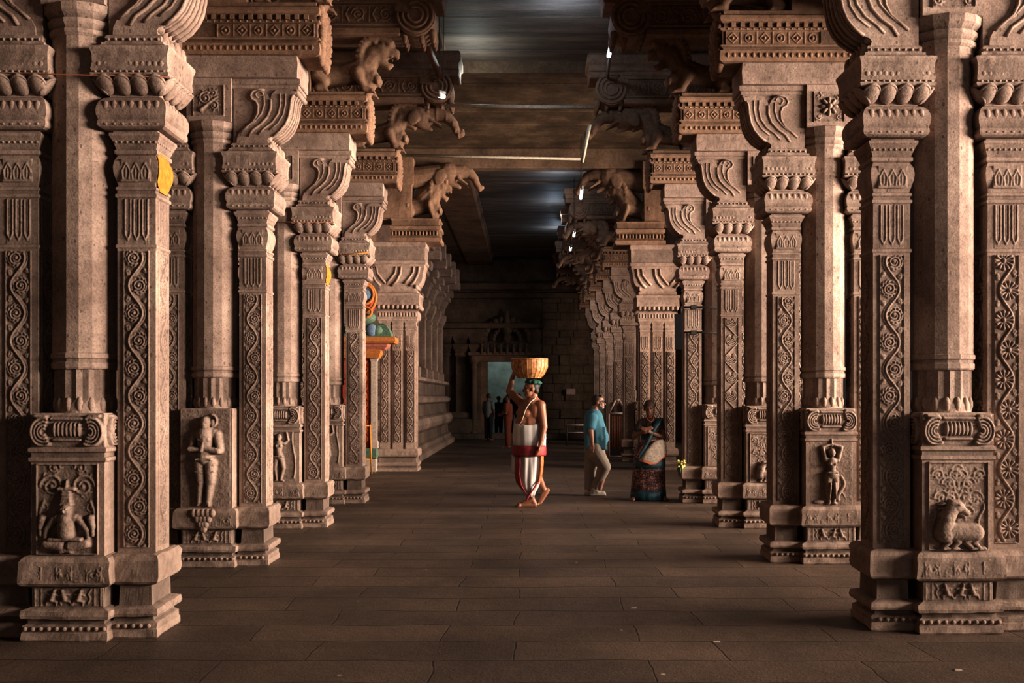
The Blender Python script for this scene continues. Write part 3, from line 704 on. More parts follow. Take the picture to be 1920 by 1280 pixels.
def corbel_mesh(s):
    mb = MB(s); cx = .40; hx = .62; hy = .235
    mb.sq(cx, YC, hx, hy, [(-.03, 4.688), (.005, 4.70), (.012, 4.73), (.008, 4.80), (-.02, 4.812), (-.02, 4.83), (.006, 4.838), (.006, 4.85), (-.014, 4.856), (-.014, 4.985), (.006, 4.992), (.006, 5.01), (-.03, 5.02), (-.035, 5.06), (.0, 5.075), (.008, 5.10), (.004, 5.13), (-.03, 5.15), (-.03, 5.185), (-.06, 5.2)], seg=14, jit=.004)
    yf = YC-hy+.012
    f = HF(.9, .125, .0045)
    for i in range(6):
        x = .08+i*.15
        if i % 2: f.line([(x-.045, .0625), (x, .11), (x+.045, .0625), (x, .015), (x-.045, .0625)], .006); f.ell((x, .0625), .012, .014, 1)
        else: f.line([(x+.035*math.cos(a), .0625+.04*math.sin(a)) for a in np.linspace(0, 2*PI, 14)], .006); f.ell((x, .0625), .014, .014, 1)
        for d in (-.072, .072): f.seg((x+d, .01), (x+d, .115), .0045)
    f.blur(1); f.border(.01, .010); f.sink()
    mb.panel((.08, yf, 4.858), (1, 0, 0), (0, 0, 1), (0, -1, 0), f.H*1.3, .9, .125)
    for i in range(20): mb.ell((-.18+.06*i, YC-hy-.012, 4.755), (.018, .010, .024), 8, 5); mb.ell((-.18+.06*i, YC-hy-.006, 5.0), (.012, .01, .010), 6, 4)
    for i in range(13): mb.box(-.14+.085*i, -.10+.085*i, YC-hy+.01, YC-hy+.04, 5.025, 5.072)
    # leafage carved down the end
    for k in range(9):
        z = 4.70+.055*k
        for e in (-1, 0, 1):
            mb.ell((cx+hx+.012-.004*abs(k-4), YC+e*.13+.03*(k % 2), z), (.045, .07, .045), 8, 6, rot=Matrix.Rotation(R(20*e), 3, 'X'))
    for e in (-1, 0, 1): mb.ell((cx+hx+.0, YC+e*.12, 4.675), (.04, .06, .05), 8, 6)
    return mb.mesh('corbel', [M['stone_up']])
def yali_volume(s, big=False):
    mb = MB(s); Y = YC; c = mb.cap_
    c((.40, Y, 5.42), (.70, Y, 5.44), .145, .13); c((.70, Y, 5.44), (.94, Y, 5.50), .13, .16)
    c((.94, Y, 5.50), (1.06, Y, 5.66), .15, .12); c((1.02, Y, 5.40), (.98, Y, 5.22), .13, .08)
    c((1.06, Y, 5.68), (1.20, Y, 5.74), .13, .105); mb.ell((1.17, Y, 5.73), (.14, .12, .12))
    c((1.22, Y, 5.74), (1.335, Y, 5.705), .085, .06); c((1.335, Y, 5.70), (1.36, Y, 5.655), .05, .03)
    c((1.14, Y, 5.62), (1.255, Y, 5.545), .065, .042); c((1.255, Y, 5.545), (1.29, Y, 5.56), .04, .028)
    for e in (-1, 1):
        yy = Y+e*.115
        c((.42, yy, 5.42), (.50, yy, 5.33), .10, .07); c((.50, yy, 5.33), (.42, yy, 5.26), .06, .045); c((.42, yy, 5.25), (.52, yy, 5.225), .045, .035)
        c((.90, yy, 5.44), (.94, yy, 5.34), .085, .055); c((.94, yy, 5.34), (.98, yy, 5.26), .052, .042); c((.98, yy, 5.25), (1.07, yy, 5.225), .045, .032)
        for t in (-.025, 0, .025):
            c((1.07, yy+t, 5.225), (1.11, yy+t, 5.20), .018, .012); c((.52, yy+t, 5.225), (.56, yy+t, 5.20), .018, .012)
        mb.ell((1.20, Y+e*.085, 5.80), (.034, .03, .034)); c((1.10, Y+e*.10, 5.82), (1.04, Y+e*.13, 5.86), .035, .015)
        c((1.30, Y+e*.045, 5.66), (1.30, Y+e*.045, 5.62), .014, .008)
        for i in range(4): mb.ell((1.20+.03*i, Y+e*.05, 5.648+.006*i), (.012, .012, .018), 6, 5)
    # mane: a ribbed crescent from the chest over the crown
    ctl = [(1.13, 5.34), (1.0, 5.42), (.915, 5.52), (.885, 5.64), (.91, 5.76), (.98, 5.85), (1.08, 5.895), (1.19, 5.895), (1.28, 5.855), (1.33, 5.79)]
    arc = []
    for (a0, b0), (a1, b1) in zip(ctl, ctl[1:]):
        for u in (0, .5): arc.append((a0+(a1-a0)*u, b0+(b1-b0)*u))
    for k, (px_, pz_) in enumerate(arc):
        wd = .125-.004*abs(k-8); dx, dz = 1.10-px_, 5.66-pz_; L_ = math.hypot(dx, dz)+.001
        c((px_, Y-wd, pz_), (px_, Y+wd, pz_), .026, .026, 8)
        for e in (-1, 1): c((px_, Y+e*wd, pz_), (px_+dx/L_*.055, Y+e*(wd+.006), pz_+dz/L_*.055), .024, .018, 8)
        c((px_+dx/L_*.04, Y-wd*.8, pz_+dz/L_*.04), (px_+dx/L_*.04, Y+wd*.8, pz_+dz/L_*.04), .05, .05, 8)
    # tail
    tp = [(.27+.02*math.cos(t*4), Y, 5.42+.30*t) for t in np.linspace(0, 1, 8)]+[(.34, Y, 5.76), (.42, Y, 5.74), (.44, Y, 5.68), (.39, Y, 5.66)]
    mb.tube(tp, [.04]*8+[.035, .03, .026, .022], 8)
    return mb
def lion_mesh(s, big=False):
    return remesh(yali_volume(s), .0135, [M['stone_up']], 'lion_bracket', 1)
def trunk_mesh(s):
    """elephant head and trunk reaching over the lion towards the middle"""
    mb = MB(s); c = mb.cap_; Y = YC
    mb.ell((1.36, Y, 5.70), (.20, .15, .17)); c((1.05, Y, 5.80), (1.36, Y, 5.74), .12, .15)
    pts = [(1.45, 5.74, .12), (1.60, 5.745, .105), (1.74, 5.70, .085), (1.84, 5.60, .07), (1.875, 5.50, .058), (1.92, 5.44, .05), (1.965, 5.45, .042), (1.97, 5.50, .03)]
    for a, b in zip(pts, pts[1:]): c((a[0], Y, a[1]), (b[0], Y, b[1]), a[2], b[2])
    for i in range(6): t = pts[1+i]; mb.tube([(t[0]-.01, Y+t[2]*1.04*math.cos(q), t[1]+t[2]*1.04*math.sin(q)) for q in np.linspace(0, 2*PI, 13)], .010, 5)
    for e in (-1, 1):
        mb.ell((1.26, Y+e*.142, 5.66), (.09, .022, .12), rot=Matrix.Rotation(R(25), 3, 'Y')); c((1.50, Y+e*.09, 5.64), (1.66, Y+e*.10, 5.56), .028, .012); mb.ell((1.46, Y+e*.12, 5.76), (.025, .02, .02))
    c((1.38, Y, 5.56), (1.50, Y, 5.52), .05, .03)
    return remesh(mb, .0135, [M['stone_up']], 'elephant_head', 1)
def upper_mesh(s):
    mb = MB(s); hy = .24
    x0, x1 = -.5, 1.42
    cx, hx = (x0+x1)/2, (x1-x0)/2
    mb.sq(cx, YC, hx, hy, [(-.02, 5.86), (.0, 5.87), (0, 5.93), (-.02, 5.94), (-.02, 5.96), (0, 5.965), (0, 5.98), (-.025, 5.985), (-.025, 6.22), (0, 6.23), (0, 6.27), (.015, 6.28), (.015, 6.33), (-.01, 6.34)], seg=10, jit=.004)
    f = HF(1.6, .225, .006)
    for i in range(5):
        x = .18+i*.32
        f.spiral((x, .11), .085, 1.9, a0=i, dirn=(-1)**i, wr=.010); f.line([(x-.11, .03), (x-.15, .11), (x-.1, .2)], (.012, .006)); f.seg((x+.13, .02), (x+.13, .2), .006)
    f.blur(1); f.border(.014, .012); f.rough(.001, 4); f.sink()
    mb.panel((-.22, YC-hy+.024, 5.99), (1, 0, 0), (0, 0, 1), (0, -1, 0), f.H*1.3, 1.6, .225)
    # rolled end with hanging buds
    n = 20; c = (1.60, 6.09); pts = [(x1-.05, 6.33)]+[(x1-.05, 5.98)]
    arc = [(c[0]+.24*math.cos(a), c[1]+.24*math.sin(a)) for a in np.linspace(R(-150), R(90), n)]
    mb.prism([(x1-.06, 5.97)]+arc+[(x1-.06, 6.33)], YC-hy+.01, YC+hy-.01)
    for r in (.21, .15, .09):
        mb.tube([(c[0]+r*math.cos(a), YC-hy+.004, c[1]+r*math.sin(a)) for a in np.linspace(R(-190), R(120), 22)], .020, 6)
    for x in (1.66, 1.80, 1.46):
        for yy in (-.14, 0, .14): mb.cap_((x, YC+yy, 5.90), (x+.01, YC+yy, 5.80), .05, .022, 8)
    mb.box(1.60, 1.93, YC-hy, YC+hy, 6.24, 6.34, bev=.015, jit=.003)
    # cushion course up to the roof beams
    mb.sq(.75, YC, 1.18, .27, [(-.03, 6.33), (.0, 6.345), (0, 6.42), (.03, 6.45), (.03, 6.56), (0, 6.60)], seg=8, jit=.004)
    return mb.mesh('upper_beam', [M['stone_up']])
def block_up_mesh(s):
    """rough block that carries the upper beam behind the lion"""
    mb = MB(s); mb.sq(-.05, YC, .40, .20, [(0, 5.18), (0, 5.5), (.03, 5.56), (.03, 5.62), (0, 5.66), (.01, 5.87)], seg=8, jit=.008)
    return mb.mesh('upper_block', [M['stone_up']])
NP = [0]
def pier(X, Yp, s, kind, sty, label, paint=False, trunk=False, full=True, flw=0):
    t = empty('temple_pillar', (X, Yp, 0)); tag(t, label, 'pillar', 'carved temple pillars along the aisle')
    b = link('base', cached(('base', s), lambda: base_mesh(s, 0)), t)
    k = link('carved_block', cached(('blk', s, kind == 'praying'), lambda: block_mesh(s, kind)), t)
    link('relief_figure', cached(('rel', s, kind), lambda: relief_mesh(s, kind)), k)
    link('shaft', cached(('shaft', s), lambda: shaft_mesh(s)), t)
    for q in (1, -1):
        pl = link('pilaster', cached(('pil', s, q, paint and q > 0), lambda: pilaster_mesh(s, q, paint and q > 0)), t)
        st = sty[0] if q > 0 else sty[1]
        link('scroll_carving', cached(('scroll', s, q, st), lambda: scroll_mesh(s, q, st)), pl)
        link('capital', cached(('cap', s, q), lambda: capital_mesh(s, q)), t)
        link('bracket', cached(('brk', s, q), lambda: bracket_mesh(s, q)), t)
    link('lintel', cached(('lin', s, flw), lambda: lintel_mesh(s, flw)), t)
    link('corbel', cached(('cor', s), lambda: corbel_mesh(s)), t)
    ln = link('lion_bracket', cached(('lion', s), lambda: lion_mesh(s)), t)
    if trunk: link('elephant_head', cached(('trunk', s), lambda: trunk_mesh(s)), t)
    link('upper_block', cached(('ub', s), lambda: block_up_mesh(s)), t)
    link('upper_beam', cached(('up', s), lambda: upper_mesh(s)), t)
    return t
XL, XR = -2.94, 2.83
# side factor: +1 = aisle lies towards +X (left row), -1 = right row
LROW = [(6.48, 'yogi', ('vine', 'vine'), 'nearest left carved pillar, cross-legged figure in a tall hat on its block', True, False, 0),
        (9.30, 'praying', ('vine', 'vine'), 'second left carved pillar with a standing figure joining its hands', False, False, 1),
        (12.05, 'dancer', ('vine', 'vine'), 'third left carved pillar with a small dancing figure and a yellow paint patch', True, False, 1),
        (14.85, 'dancer', ('vine', 'vine'), 'fourth left carved pillar, beside the painted shrine, elephant head on its top', False, True, 0)]
RROW = [(6.68, 'beast', ('vine', 'fan'), 'nearest right carved pillar with a crouching horned beast under a curling tree', False, False, 0),
        (9.50, 'armsup', ('vine', 'vine'), 'second right carved pillar with a figure raising both arms over its head', False, False, 0),
        (12.10, 'beast_small', ('disc', 'vine'), 'third right carved pillar with ringed medallions up its inner shaft', False, False, 1),
        (14.95, 'leaves', ('vine', 'vine'), 'fourth right carved pillar, iron rods clamped across its front', False, True, 0)]
for d, k, st, lb, pa, tr, fl in LROW: pier(XL, d, 1, k, st, lb, pa, tr, flw=fl)
for d, k, st, lb, pa, tr, fl in RROW: pier(XR, d, -1, k, st, lb, pa, tr, flw=fl)
FAR = ['first far right pillar just behind the triple-shafted crossing pier', 'second far right pillar beyond the triple-shafted crossing pier', 'third far right pillar beyond the crossing pier, dimly lit', 'fourth far right pillar beyond the crossing pier, in shadow', 'last far right pillar against the dark end wall']
for i, d in enumerate([24.6, 27.3, 30.1, 32.9, 35.7]):
    pier(XR, d, -1, 'leaves', ('vine', 'vine'), FAR[i], trunk=(i % 2 == 0))
# ---- the two broad piers at the crossing
def cross_meshes(s):
    out = {}; Z0 = 0
    mb = MB(s); mb.sq(0, .33, .47, .36, [(0, 0), (0, .06), (-.02, .07), (-.02, .11), (.0, .12), (.01, .17), (-.04, .20), (-.045, .29), (0, .31), (.015, .34), (.012, .43), (-.01, .46), (-.03, .47)], seg=14, jit=.008)
    out['base'] = mb.mesh('base', [M['stone']])
    mb = MB(s); mb.sq(0, .38, .36, .30, [(0, .46), (0, 3.30)], seg=4, jit=.003); out['shaft'] = mb.mesh('shaft', [M['stone']])
    f = scr('vine')
    for k, xx in enumerate((-.30, 0, .30)):
        mb = MB(s); mb.sq(xx, .14, .118, .10, [(0, .46), (0, 2.95), (.012, 2.96), (.012, 2.99), (0, 3.0), (.018, 3.05), (.004, 3.10), (.03, 3.16), (.045, 3.18), (.045, 3.21)], seg=3, jit=.002)
        mb.tube([(xx+.15, .09, .5), (xx+.15, .09, 3.05)], .018, 8)
        out['pil%d' % k] = mb.mesh('pilaster', [M['stone']])
        mb = MB(s); mb.panel((xx-.085, .039, .60), (1, 0, 0), (0, 0, 1), (0, -1, 0), f.H*1.3, .17, 1.94)
        mb.panel((xx-.085, .0385, 2.56), (1, 0, 0), (0, 0, 1), (0, -1, 0), FL.H*1.2, .17, .30)
        if k == 2: mb.panel((xx+.1185, .055, .60), (0, 1, 0), (0, 0, 1), (1, 0, 0), f.H*1.3, .17, 1.94)
        out['scr%d' % k] = mb.mesh('scroll_carving', [M['stone']])
    mb = MB(s)
    mb.sq(0, .33, .46, .32, [(-.02, 3.20), (.0, 3.215), (.01, 3.24), (.014, 3.30), (.005, 3.36), (-.03, 3.39)], seg=10, jit=.004)
    for i in range(13): mb.ell((-.42+.07*i, -.002, 3.29), (.030, .014, .05), 8, 6)
    for i in range(9): mb.ell((-.44+.11*i, -.02, 3.455), (.052, .05, .05), 10, 7); mb.ell((.50, .02+.075*i, 3.455), (.05, .04, .05), 8, 6)
    mb.sq(0, .33, .50, .36, [(-.01, 3.46), (.01, 3.48), (.005, 3.54), (0, 3.66), (.02, 3.70), (.02, 3.73), (-.05, 3.75), (-.05, 3.81)], seg=12, jit=.005)
    out['capital'] = mb.mesh('capital', [M['stone']])
    mb = MB(s); y0, y1 = .03, .62
    o = [(.42, 3.80), (.42, 3.86), (.50, 3.92), (.56, 4.0), (.585, 4.10), (.60, 4.22), (.63, 4.30), (.63, 4.36)]
    mb.prism([(-.40, 3.80)]+o+[(-.55, 4.36), (-.50, 4.1)], y0, y1)
    for q, k in ((1, 0), (-1, -.12), (1, -.42)):
        mb.tube([(k+q*.50, y0-.004, 4.30), (k+q*.48, y0-.004, 4.15), (k+q*.40, y0-.004, 4.0), (k+q*.28, y0-.004, 3.90)], .030, 8)
        mb.tube([(k+q*.38, y0-.004, 4.30), (k+q*.36, y0-.004, 4.17), (k+q*.26, y0-.004, 4.05), (k+q*.15, y0-.004, 3.95)], .026, 8)
    mb.tube([(.43, y0-.02, 3.88), (.43, y1, 3.88)], .045, 10)
    out['bracket'] = mb.mesh('bracket', [M['stone']])
    mb = MB(s); mb.sq(.02, .33, .62, .34, [(0, 4.35), (.02, 4.37), (.02, 4.42), (0, 4.44), (0, 4.70), (.02, 4.72), (.02, 4.80), (0, 4.82)], seg=12, jit=.006); out['lintel'] = mb.mesh('lintel', [M['stone']])
    mb = MB(s); mb.sq(.42, .33, .57, .36, [(0, 4.81), (.03, 4.83), (.03, 4.90), (-.01, 4.92), (-.01, 5.06), (.02, 5.08), (.02, 5.14), (-.02, 5.16), (-.02, 5.26), (.01, 5.30)], seg=12, jit=.006)
    for i in range(14): mb.ell((-.12+.08*i, -.035, 4.99), (.026, .02, .05), 8, 6)
    out['corbel'] = mb.mesh('corbel', [M['stone_up']])
    # big rearing lion with an elephant head over it
    src = yali_volume(1); V = np.concatenate(src.v); V = V.copy()
    V[:, 0] = (V[:, 0]-.3)*1.05+.10; V[:, 2] = (V[:, 2]-5.2)*1.42+5.28; V[:, 1] = (V[:, 1]-YC)*1.5+YC
    mb = MB(s); mb.add(V, src.f, 0, True)
    c = mb.cap_
    c((.55, .33, 5.75), (.9, .33, 6.05), .2, .2)
    out['lion'] = remesh(mb, .02, [M['stone_up']], 'lion_bracket', 1)
    mb = MB(s); c = mb.cap_; Y = .33
    c((.35, Y, 6.22), (.95, Y, 6.30), .24, .22); mb.ell((1.15, Y, 6.32), (.30, .24, .24))
    pts = [(1.32, 6.34, .18), (1.50, 6.36, .15), (1.66, 6.33, .12), (1.78, 6.22, .095), (1.84, 6.08, .08), (1.90, 6.0, .07), (1.96, 6.02, .05)]
    for a, b in zip(pts, pts[1:]): c((a[0], Y, a[1]), (b[0], Y, b[1]), a[2], b[2])
    for e in (-1, 1): mb.ell((.98, Y+e*.222, 6.20), (.14, .025, .19), rot=Matrix.Rotation(R(25), 3, 'Y')); c((1.40, Y+e*.13, 6.2), (1.62, Y+e*.15, 6.06), .045, .02)
    c((1.2, Y, 6.12), (1.42, Y, 6.03), .08, .05)
    out['eleph'] = remesh(mb, .02, [M['stone_up']], 'elephant_head', 1)
    mb = MB(s); mb.sq(-.1, .33, .42, .3, [(0, 5.28), (0, 6.0), (.04, 6.05), (.04, 6.6)], seg=8, jit=.01); out['ub'] = mb.mesh('upper_block', [M['stone_up']])
    return out
def cross_pier(X, d, s, label):
    mm = cached(('cross', s), lambda: cross_meshes(s))
    t = empty('crossing_pier', (X, d, 0)); t.scale = (.90, 1, 1); tag(t, label, 'pillar')
    for k in ('base', 'shaft', 'capital', 'bracket', 'lintel', 'corbel'): link(k, mm[k], t)
    for k in range(3): p = link('pilaster', mm['pil%d' % k], t); link('scroll_carving', mm['scr%d' % k], p)
    link('lion_bracket', mm['lion'], t); link('elephant_head', mm['eleph'], t); link('upper_block', mm['ub'], t)
cross_pier(-2.74, 21.5, 1, 'broad left crossing pier with three engaged shafts, right of the painted shrine')
cross_pier(2.78, 21.9, -1, 'broad right crossing pier with three engaged shafts, behind the woman in the sari')
# ------------------------------------------------------------------ the setting
def struct(o, kind='structure'): o['kind'] = kind; return o
mb = MB(); 
mb.box(-14, 14, -8, 46, -.25, 0); struct(mb.build('floor', M['floor']))
# nave ceiling: slabs laid side to side, each a little out of line with the next
rng = random.Random(3)
def slabs(name, y0, y1, x0, x1, z, mat):
    mb = MB(); y = y0
    while y < y1:
        w = rng.uniform(.5, .95); e = min(y+w, y1); dz = rng.uniform(-.015, .015)
        mb.box(x0, x1, y+.008, e-.008, z+dz, z+.3, bev=.01); y = e
    mb.box(x0, x1, y0, y1, z+.28, z+.34)
    return struct(mb.build(name, mat))
ZC = 6.9
slabs('ceiling', -3, 16.6, -2.2, 2.2, ZC, M['ceil'])
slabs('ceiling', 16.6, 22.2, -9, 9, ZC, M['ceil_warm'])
slabs('ceiling', 22.2, 41, -2.2, 2.2, ZC-.12, M['ceil'])
mb = MB(); mb.box(-9, 9, 22.0, 22.35, ZC-.42, ZC+.3, bev=.02, jit=.01); struct(mb.build('trim_1', M['stone_far']))
mb = MB(); mb.box(-9, 9, 16.35, 16.65, ZC-.16, ZC+.3, bev=.02, jit=.01); struct(mb.build('trim_2', M['stone_far']))
# long roof beams over each row, and roofs over the side aisles
for sg, nm in ((-1, 'left'), (1, 'right')):
    for k, (a, b) in enumerate(((-3, 16.3), (23.0, 38.8))):
        mb = MB(); x0, x1 = sorted((sg*1.32, sg*2.3))
        mb.sq((x0+x1)/2, (a+b)/2, (x1-x0)/2, (b-a)/2, [(-.04, 6.58), (0, 6.6), (0, 6.72), (.05, 6.75), (.05, 6.95)], seg=6, jit=.006)
        struct(mb.build('trim_%d' % (3+k+(2 if sg > 0 else 0)), M['stone_up']))
        mb = MB(); x0, x1 = sorted((sg*2.2, sg*9)); mb.box(x0, x1, a, b, 6.62, 6.95); o = struct(mb.build('ceiling', M['stone_far']))
        mb = MB(); zb = 4.97 if sg > 0 else 4.72; mb.sq(sg*3.95, (a+b)/2, .22, (b-a)/2, [(-.02, zb), (0, zb+.02), (0, zb+.16), (.04, 5.2), (.04, 5.9), (0, 6.62)], seg=8, jit=.008); struct(mb.build('trim_%d' % (10+k+(2 if sg > 0 else 0)), M['stone_up']))  # outer beam added to block side light from the upper carvings
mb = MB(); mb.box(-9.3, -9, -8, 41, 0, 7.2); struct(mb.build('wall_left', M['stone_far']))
# ---- end wall, with its doorway (px 914-985) and coursed blocks
YE = 38.9
dx0, dx1, dz1 = -1.55, -.06, 2.92
mb = MB()
mb.box(-9, dx0-.0, YE, YE+.6, 0, 7.2); mb.box(dx1, 9, YE, YE+.6, 0, 7.2); mb.box(dx0, dx1, YE, YE+.6, dz1, 7.2)
r2 = random.Random(11); z = .0      # coursed blocks to the right of the doorway
while z < 5.2:
    hgt = r2.uniform(.26, .42); x = .55
    while x < 2.9:
        w = r2.uniform(.35, .85); p = r2.uniform(.015, .14)
        if r2.random() > .06: mb.box(x+.012, min(x+w, 3.0)-.012, YE-p, YE+.1, z+.012, z+hgt-.012, bev=.02, jit=.012)
        x += w
    z += hgt
struct(mb.build('wall_end', M['stone_far']))
# pilasters, niches and frieze of the end wall
mb = MB()
for x in (-3.15, -2.55, -1.95):
    mb.sq(x, YE-.12, .17, .14, [(.06, 0), (.06, .5), (0, .55), (0, 3.1), (.05, 3.16), (.02, 3.25), (.10, 3.4), (.12, 3.55), (.04, 3.6), (.10, 3.75), (.16, 4.0), (.16, 4.12)], seg=3, jit=.01)
mb.box(-3.5, -.0+.6, YE-.42, YE+.1, 4.15, 4.36, bev=.03, jit=.015); mb.box(-3.5, 2.9, YE-.30, YE+.1, 5.3, 5.5, bev=.03, jit=.015)
mb.box(-3.5, 2.9, YE-.42, YE+.1, 5.62, 5.86, bev=.03, jit=.015); mb.box(-3.6, -1.75, YE-.6, YE, 0, .75, bev=.05, jit=.02); mb.box(-3.6, -1.9, YE-.45, YE, .75, 1.0, bev=.05, jit=.02)
struct(mb.build('trim_7', M['stone_far']))
mb = MB()       # carved arch over the doorway with a row of small figures
for i in range(13):
    a = PI*i/12; mb.ell((-.8+.85*math.cos(a), YE-.2, 3.75+.75*math.sin(a)), (.13, .10, .15), 10, 7)
for i in range(11):
    a = PI*i/10; mb.ell((-.8+.5*math.cos(a), YE-.22, 3.75+.42*math.sin(a)), (.09, .08, .10), 10, 7)
for i in range(9):
    x = -1.75+.24*i; mb.cap_((x, YE-.4, 3.22), (x, YE-.4, 3.42), .06, .05, 8); mb.ell((x, YE-.4, 3.53), (.045, .045, .055), 8, 6)
for i in range(5): mb.cap_((-.8, YE-.25, 4.1+.16*i), (-.8, YE-.25, 4.2+.16*i), .22-.035*i, .18-.035*i, 10)
mb.ell((-.8, YE-.3, 3.8), (.16, .12, .22), 10, 8)
struct(mb.build('trim_8', M['stone_far']))
# door frame with its lintel, door lamp-lit room beyond
mb = MB()
mb.box(dx0-.30, dx0, YE-.2, YE+.6, 0, dz1+.28, bev=.02, jit=.008); mb.box(dx1, dx1+.30, YE-.2, YE+.6, 0, dz1+.28, bev=.02, jit=.008)
mb.box(dx0-.55, dx1+.55, YE-.30, YE+.6, dz1, dz1+.22, bev=.02, jit=.01); mb.box(dx0-.7, dx1+.7, YE-.42, YE+.3, dz1+.22, dz1+.34, bev=.02, jit=.01)
o = struct(mb.build('door_1', M['stone_up'])); 
for x in (dx0-.48, dx1+.48):
    mb = MB(); mb.ngon(x, YE-.5, [(.16, 0), (.16, .25), (.11, .32), (.11, 2.6), (.14, 2.66), (.10, 2.75), (.19, 2.9), (.21, 3.0), (.21, 3.1)], n=12)
    tag(mb.build('door_column', M['stone_far']), 'slender dark stone column on the %s side of the far doorway' % ('left' if x < -1 else 'right'), 'column')
mb = MB(); mb.box(-4, 3, 43.5, 43.8, 0, 5); struct(mb.build('wall_beyond', M['daylit']))
# raised carved plinth wall beyond the left crossing pier
mb = MB(); yy0, yy1 = 24.7, 36.2; cy, hy = (yy0+yy1)/2, (yy1-yy0)/2
pr = [(0, 0), (0, .14), (-.10, .20), (-.10, .32), (-.20, .36), (-.22, .62), (-.10, .72), (-.04, .86), (-.10, 1.0), (-.26, 1.06), (-.28, 1.36), (-.16, 1.42), (-.12, 1.52), (-.20, 1.58), (-.30, 1.62), (-.30, 1.95), (-.18, 2.0), (-.18, 2.08), (-.36, 2.12)]
mb.sq(-4.4, cy, 1.80, hy, pr, seg=22, jit=.012)
mb.box(-6.2, -3.25, yy0+.4, yy1-.4, 2.05, 6.2); struct(mb.build('wall_shrine', M['stone']))
for i in range(6):
    mb = MB(); y = yy0+.75+i*1.9
    mb.sq(-3.10, y, .17, .17, [(.05, 2.08), (.05, 2.35), (0, 2.4), (0, 3.75), (.03, 3.8), (.0, 3.9), (.06, 4.05), (.12, 4.18), (.13, 4.32), (.05, 4.38), (.10, 4.6), (.20, 4.8), (.26, 4.82), (.26, 4.95)], seg=3, jit=.008)
    mb.ngon(-2.98, y-.02, [(.07, 2.35), (.07, 4.0)], n=10)
    mb.sq(-2.95, y, .36, .22, [(0, 4.95), (.03, 5.0), (.03, 5.15), (0, 5.2)], seg=4, jit=.01)
    mb.sq(-2.85, y, .50, .20, [(0, 5.22), (.03, 5.28), (.03, 5.45), (0, 5.5), (.0, 5.9)], seg=4, jit=.01)
    w = ['first', 'second', 'third', 'fourth', 'fifth', 'last'][i]
    tag(mb.build('shrine_column', M['stone']), '%s stone column along the raised left plinth, counting from the crossing' % w, 'column', 'columns on the raised left plinth')
# low step line on the floor right of the doorway
mb = MB(); mb.box(-3.4, 3.2, 37.6, YE, 0, .22, bev=.03, jit=.01); struct(mb.build('trim_9', M['stone_far']))
# ------------------------------------------------------------------ poles, lamps, wires
def rod(name, a, b, r, mat, label, cat, group=None, n=10, sag=0):
    mb = MB(); a = Vector(a); b = Vector(b)
    pts = [a+(b-a)*t-Vector((0, 0, sag*4*t*(1-t))) for t in np.linspace(0, 1, 9 if sag else 2)]
    mb.tube(pts, r, n); return tag(mb.build(name, mat), label, cat, group)
rod('tie_rod', (-1.20, 14.95, 5.81), (.96, 15.05, 5.81), .026, M['white_pole'], 'nearer pale horizontal rod spanning the aisle between elephant trunks', 'rod')
rod('tie_rod', (-2.55, 21.35, 6.60), (1.12, 21.7, 6.60), .028, M['white_pole'], 'farther pale horizontal rod spanning the aisle at the crossing', 'rod')
def tube_light(p, q, label, zc=6.905):
    t = empty('tube_light', p); tag(t, label, 'lamp', None)
    p = Vector(p); q = Vector(q); d = q-p
    mb = MB(); mb.tube([(0, 0, 0), d], .027, 10); mb.build('tube', M['tube'], t)
    mb = MB(); dn = d.normalized(); mb.tube([-dn*.06+Vector((0, 0, .04)), d+dn*.06+Vector((0, 0, .04))], .028, 6); mb.tube([-dn*.03, Vector((0, 0, 0))], .024, 8); mb.tube([d, d+dn*.03], .024, 8); mb.build('fitting', M['grey_metal'], t)
    for e in ((0, 0, .04), tuple(d+Vector((0, 0, .04)))):
        mb = MB(); mb.tube([e, (e[0], e[1], zc-p.z)], .005, 6); mb.build('hanger', M['wire'], t)
    return t
LP = []
tube_light((1.10, 13.35, 6.20), (1.10, 13.95, 6.20), 'lit white tube lamp high on the right, brightest, near the top of the photo')
tube_light((-1.10, 12.72, 5.30), (-1.08, 13.10, 5.40), 'lit lamp under the left elephant trunk, beside the nearer pale rod')
tube_light((1.10, 20.9, 5.80), (1.10, 21.35, 5.70), 'lit lamp below the right elephant head at the crossing')
tube_light((1.10, 24.3, 5.47), (1.10, 24.6, 5.43), 'second lit lamp down the far right row, below the crossing lamp', 6.78)
tube_light((1.10, 26.4, 5.42), (1.10, 26.6, 5.38), 'farthest and lowest small lit lamp down the right row', 6.78)
def strut(a, b, w, mat, label):
    mb = MB(); mb.tube([a, b], w, 4); tag(mb.build('conduit_bar', mat), label, 'bar', 'bars holding the lamps under the roof')
strut((1.12, 14.0, 6.22), (1.16, 15.0, 6.24), .024, M['grey_metal'], 'thin metal bar running back from the bright right tube lamp')
strut((1.22, 12.2, 6.56), (1.22, 14.3, 6.62), .030, M['grey_metal'], 'upper metal conduit bar beside the bright right tube lamp')
strut((-1.42, 13.1, 6.36), (-1.27, 14.88, 6.20), .05, M['wood'], 'dark wooden batten slanting down beside the upper left beams')
strut((.90, 14.9, 5.52), (.80, 15.1, 5.02), .030, M['white_pole'], 'short pale batten hanging below the right elephant trunk')
rod('cable', (XL-1.2, 6.553, 3.645), (XL+.64, 6.553, 3.60), .0035, M['wood'], 'thin cable tied around the capitals of the nearest left pillar', 'cable', sag=.0)
rod('cable', (XL-.62, 12.128, 3.64), (XL+.64, 12.128, 3.62), .005, M['wood'], 'thin cable tied around the capital of the third left pillar', 'cable')
rod('cable', (XL+.15, 14.925, 3.62), (XL+.62, 14.925, 3.66), .008, M['yellow_paint'], 'yellow string tied on the capital of the fourth left pillar', 'cable')
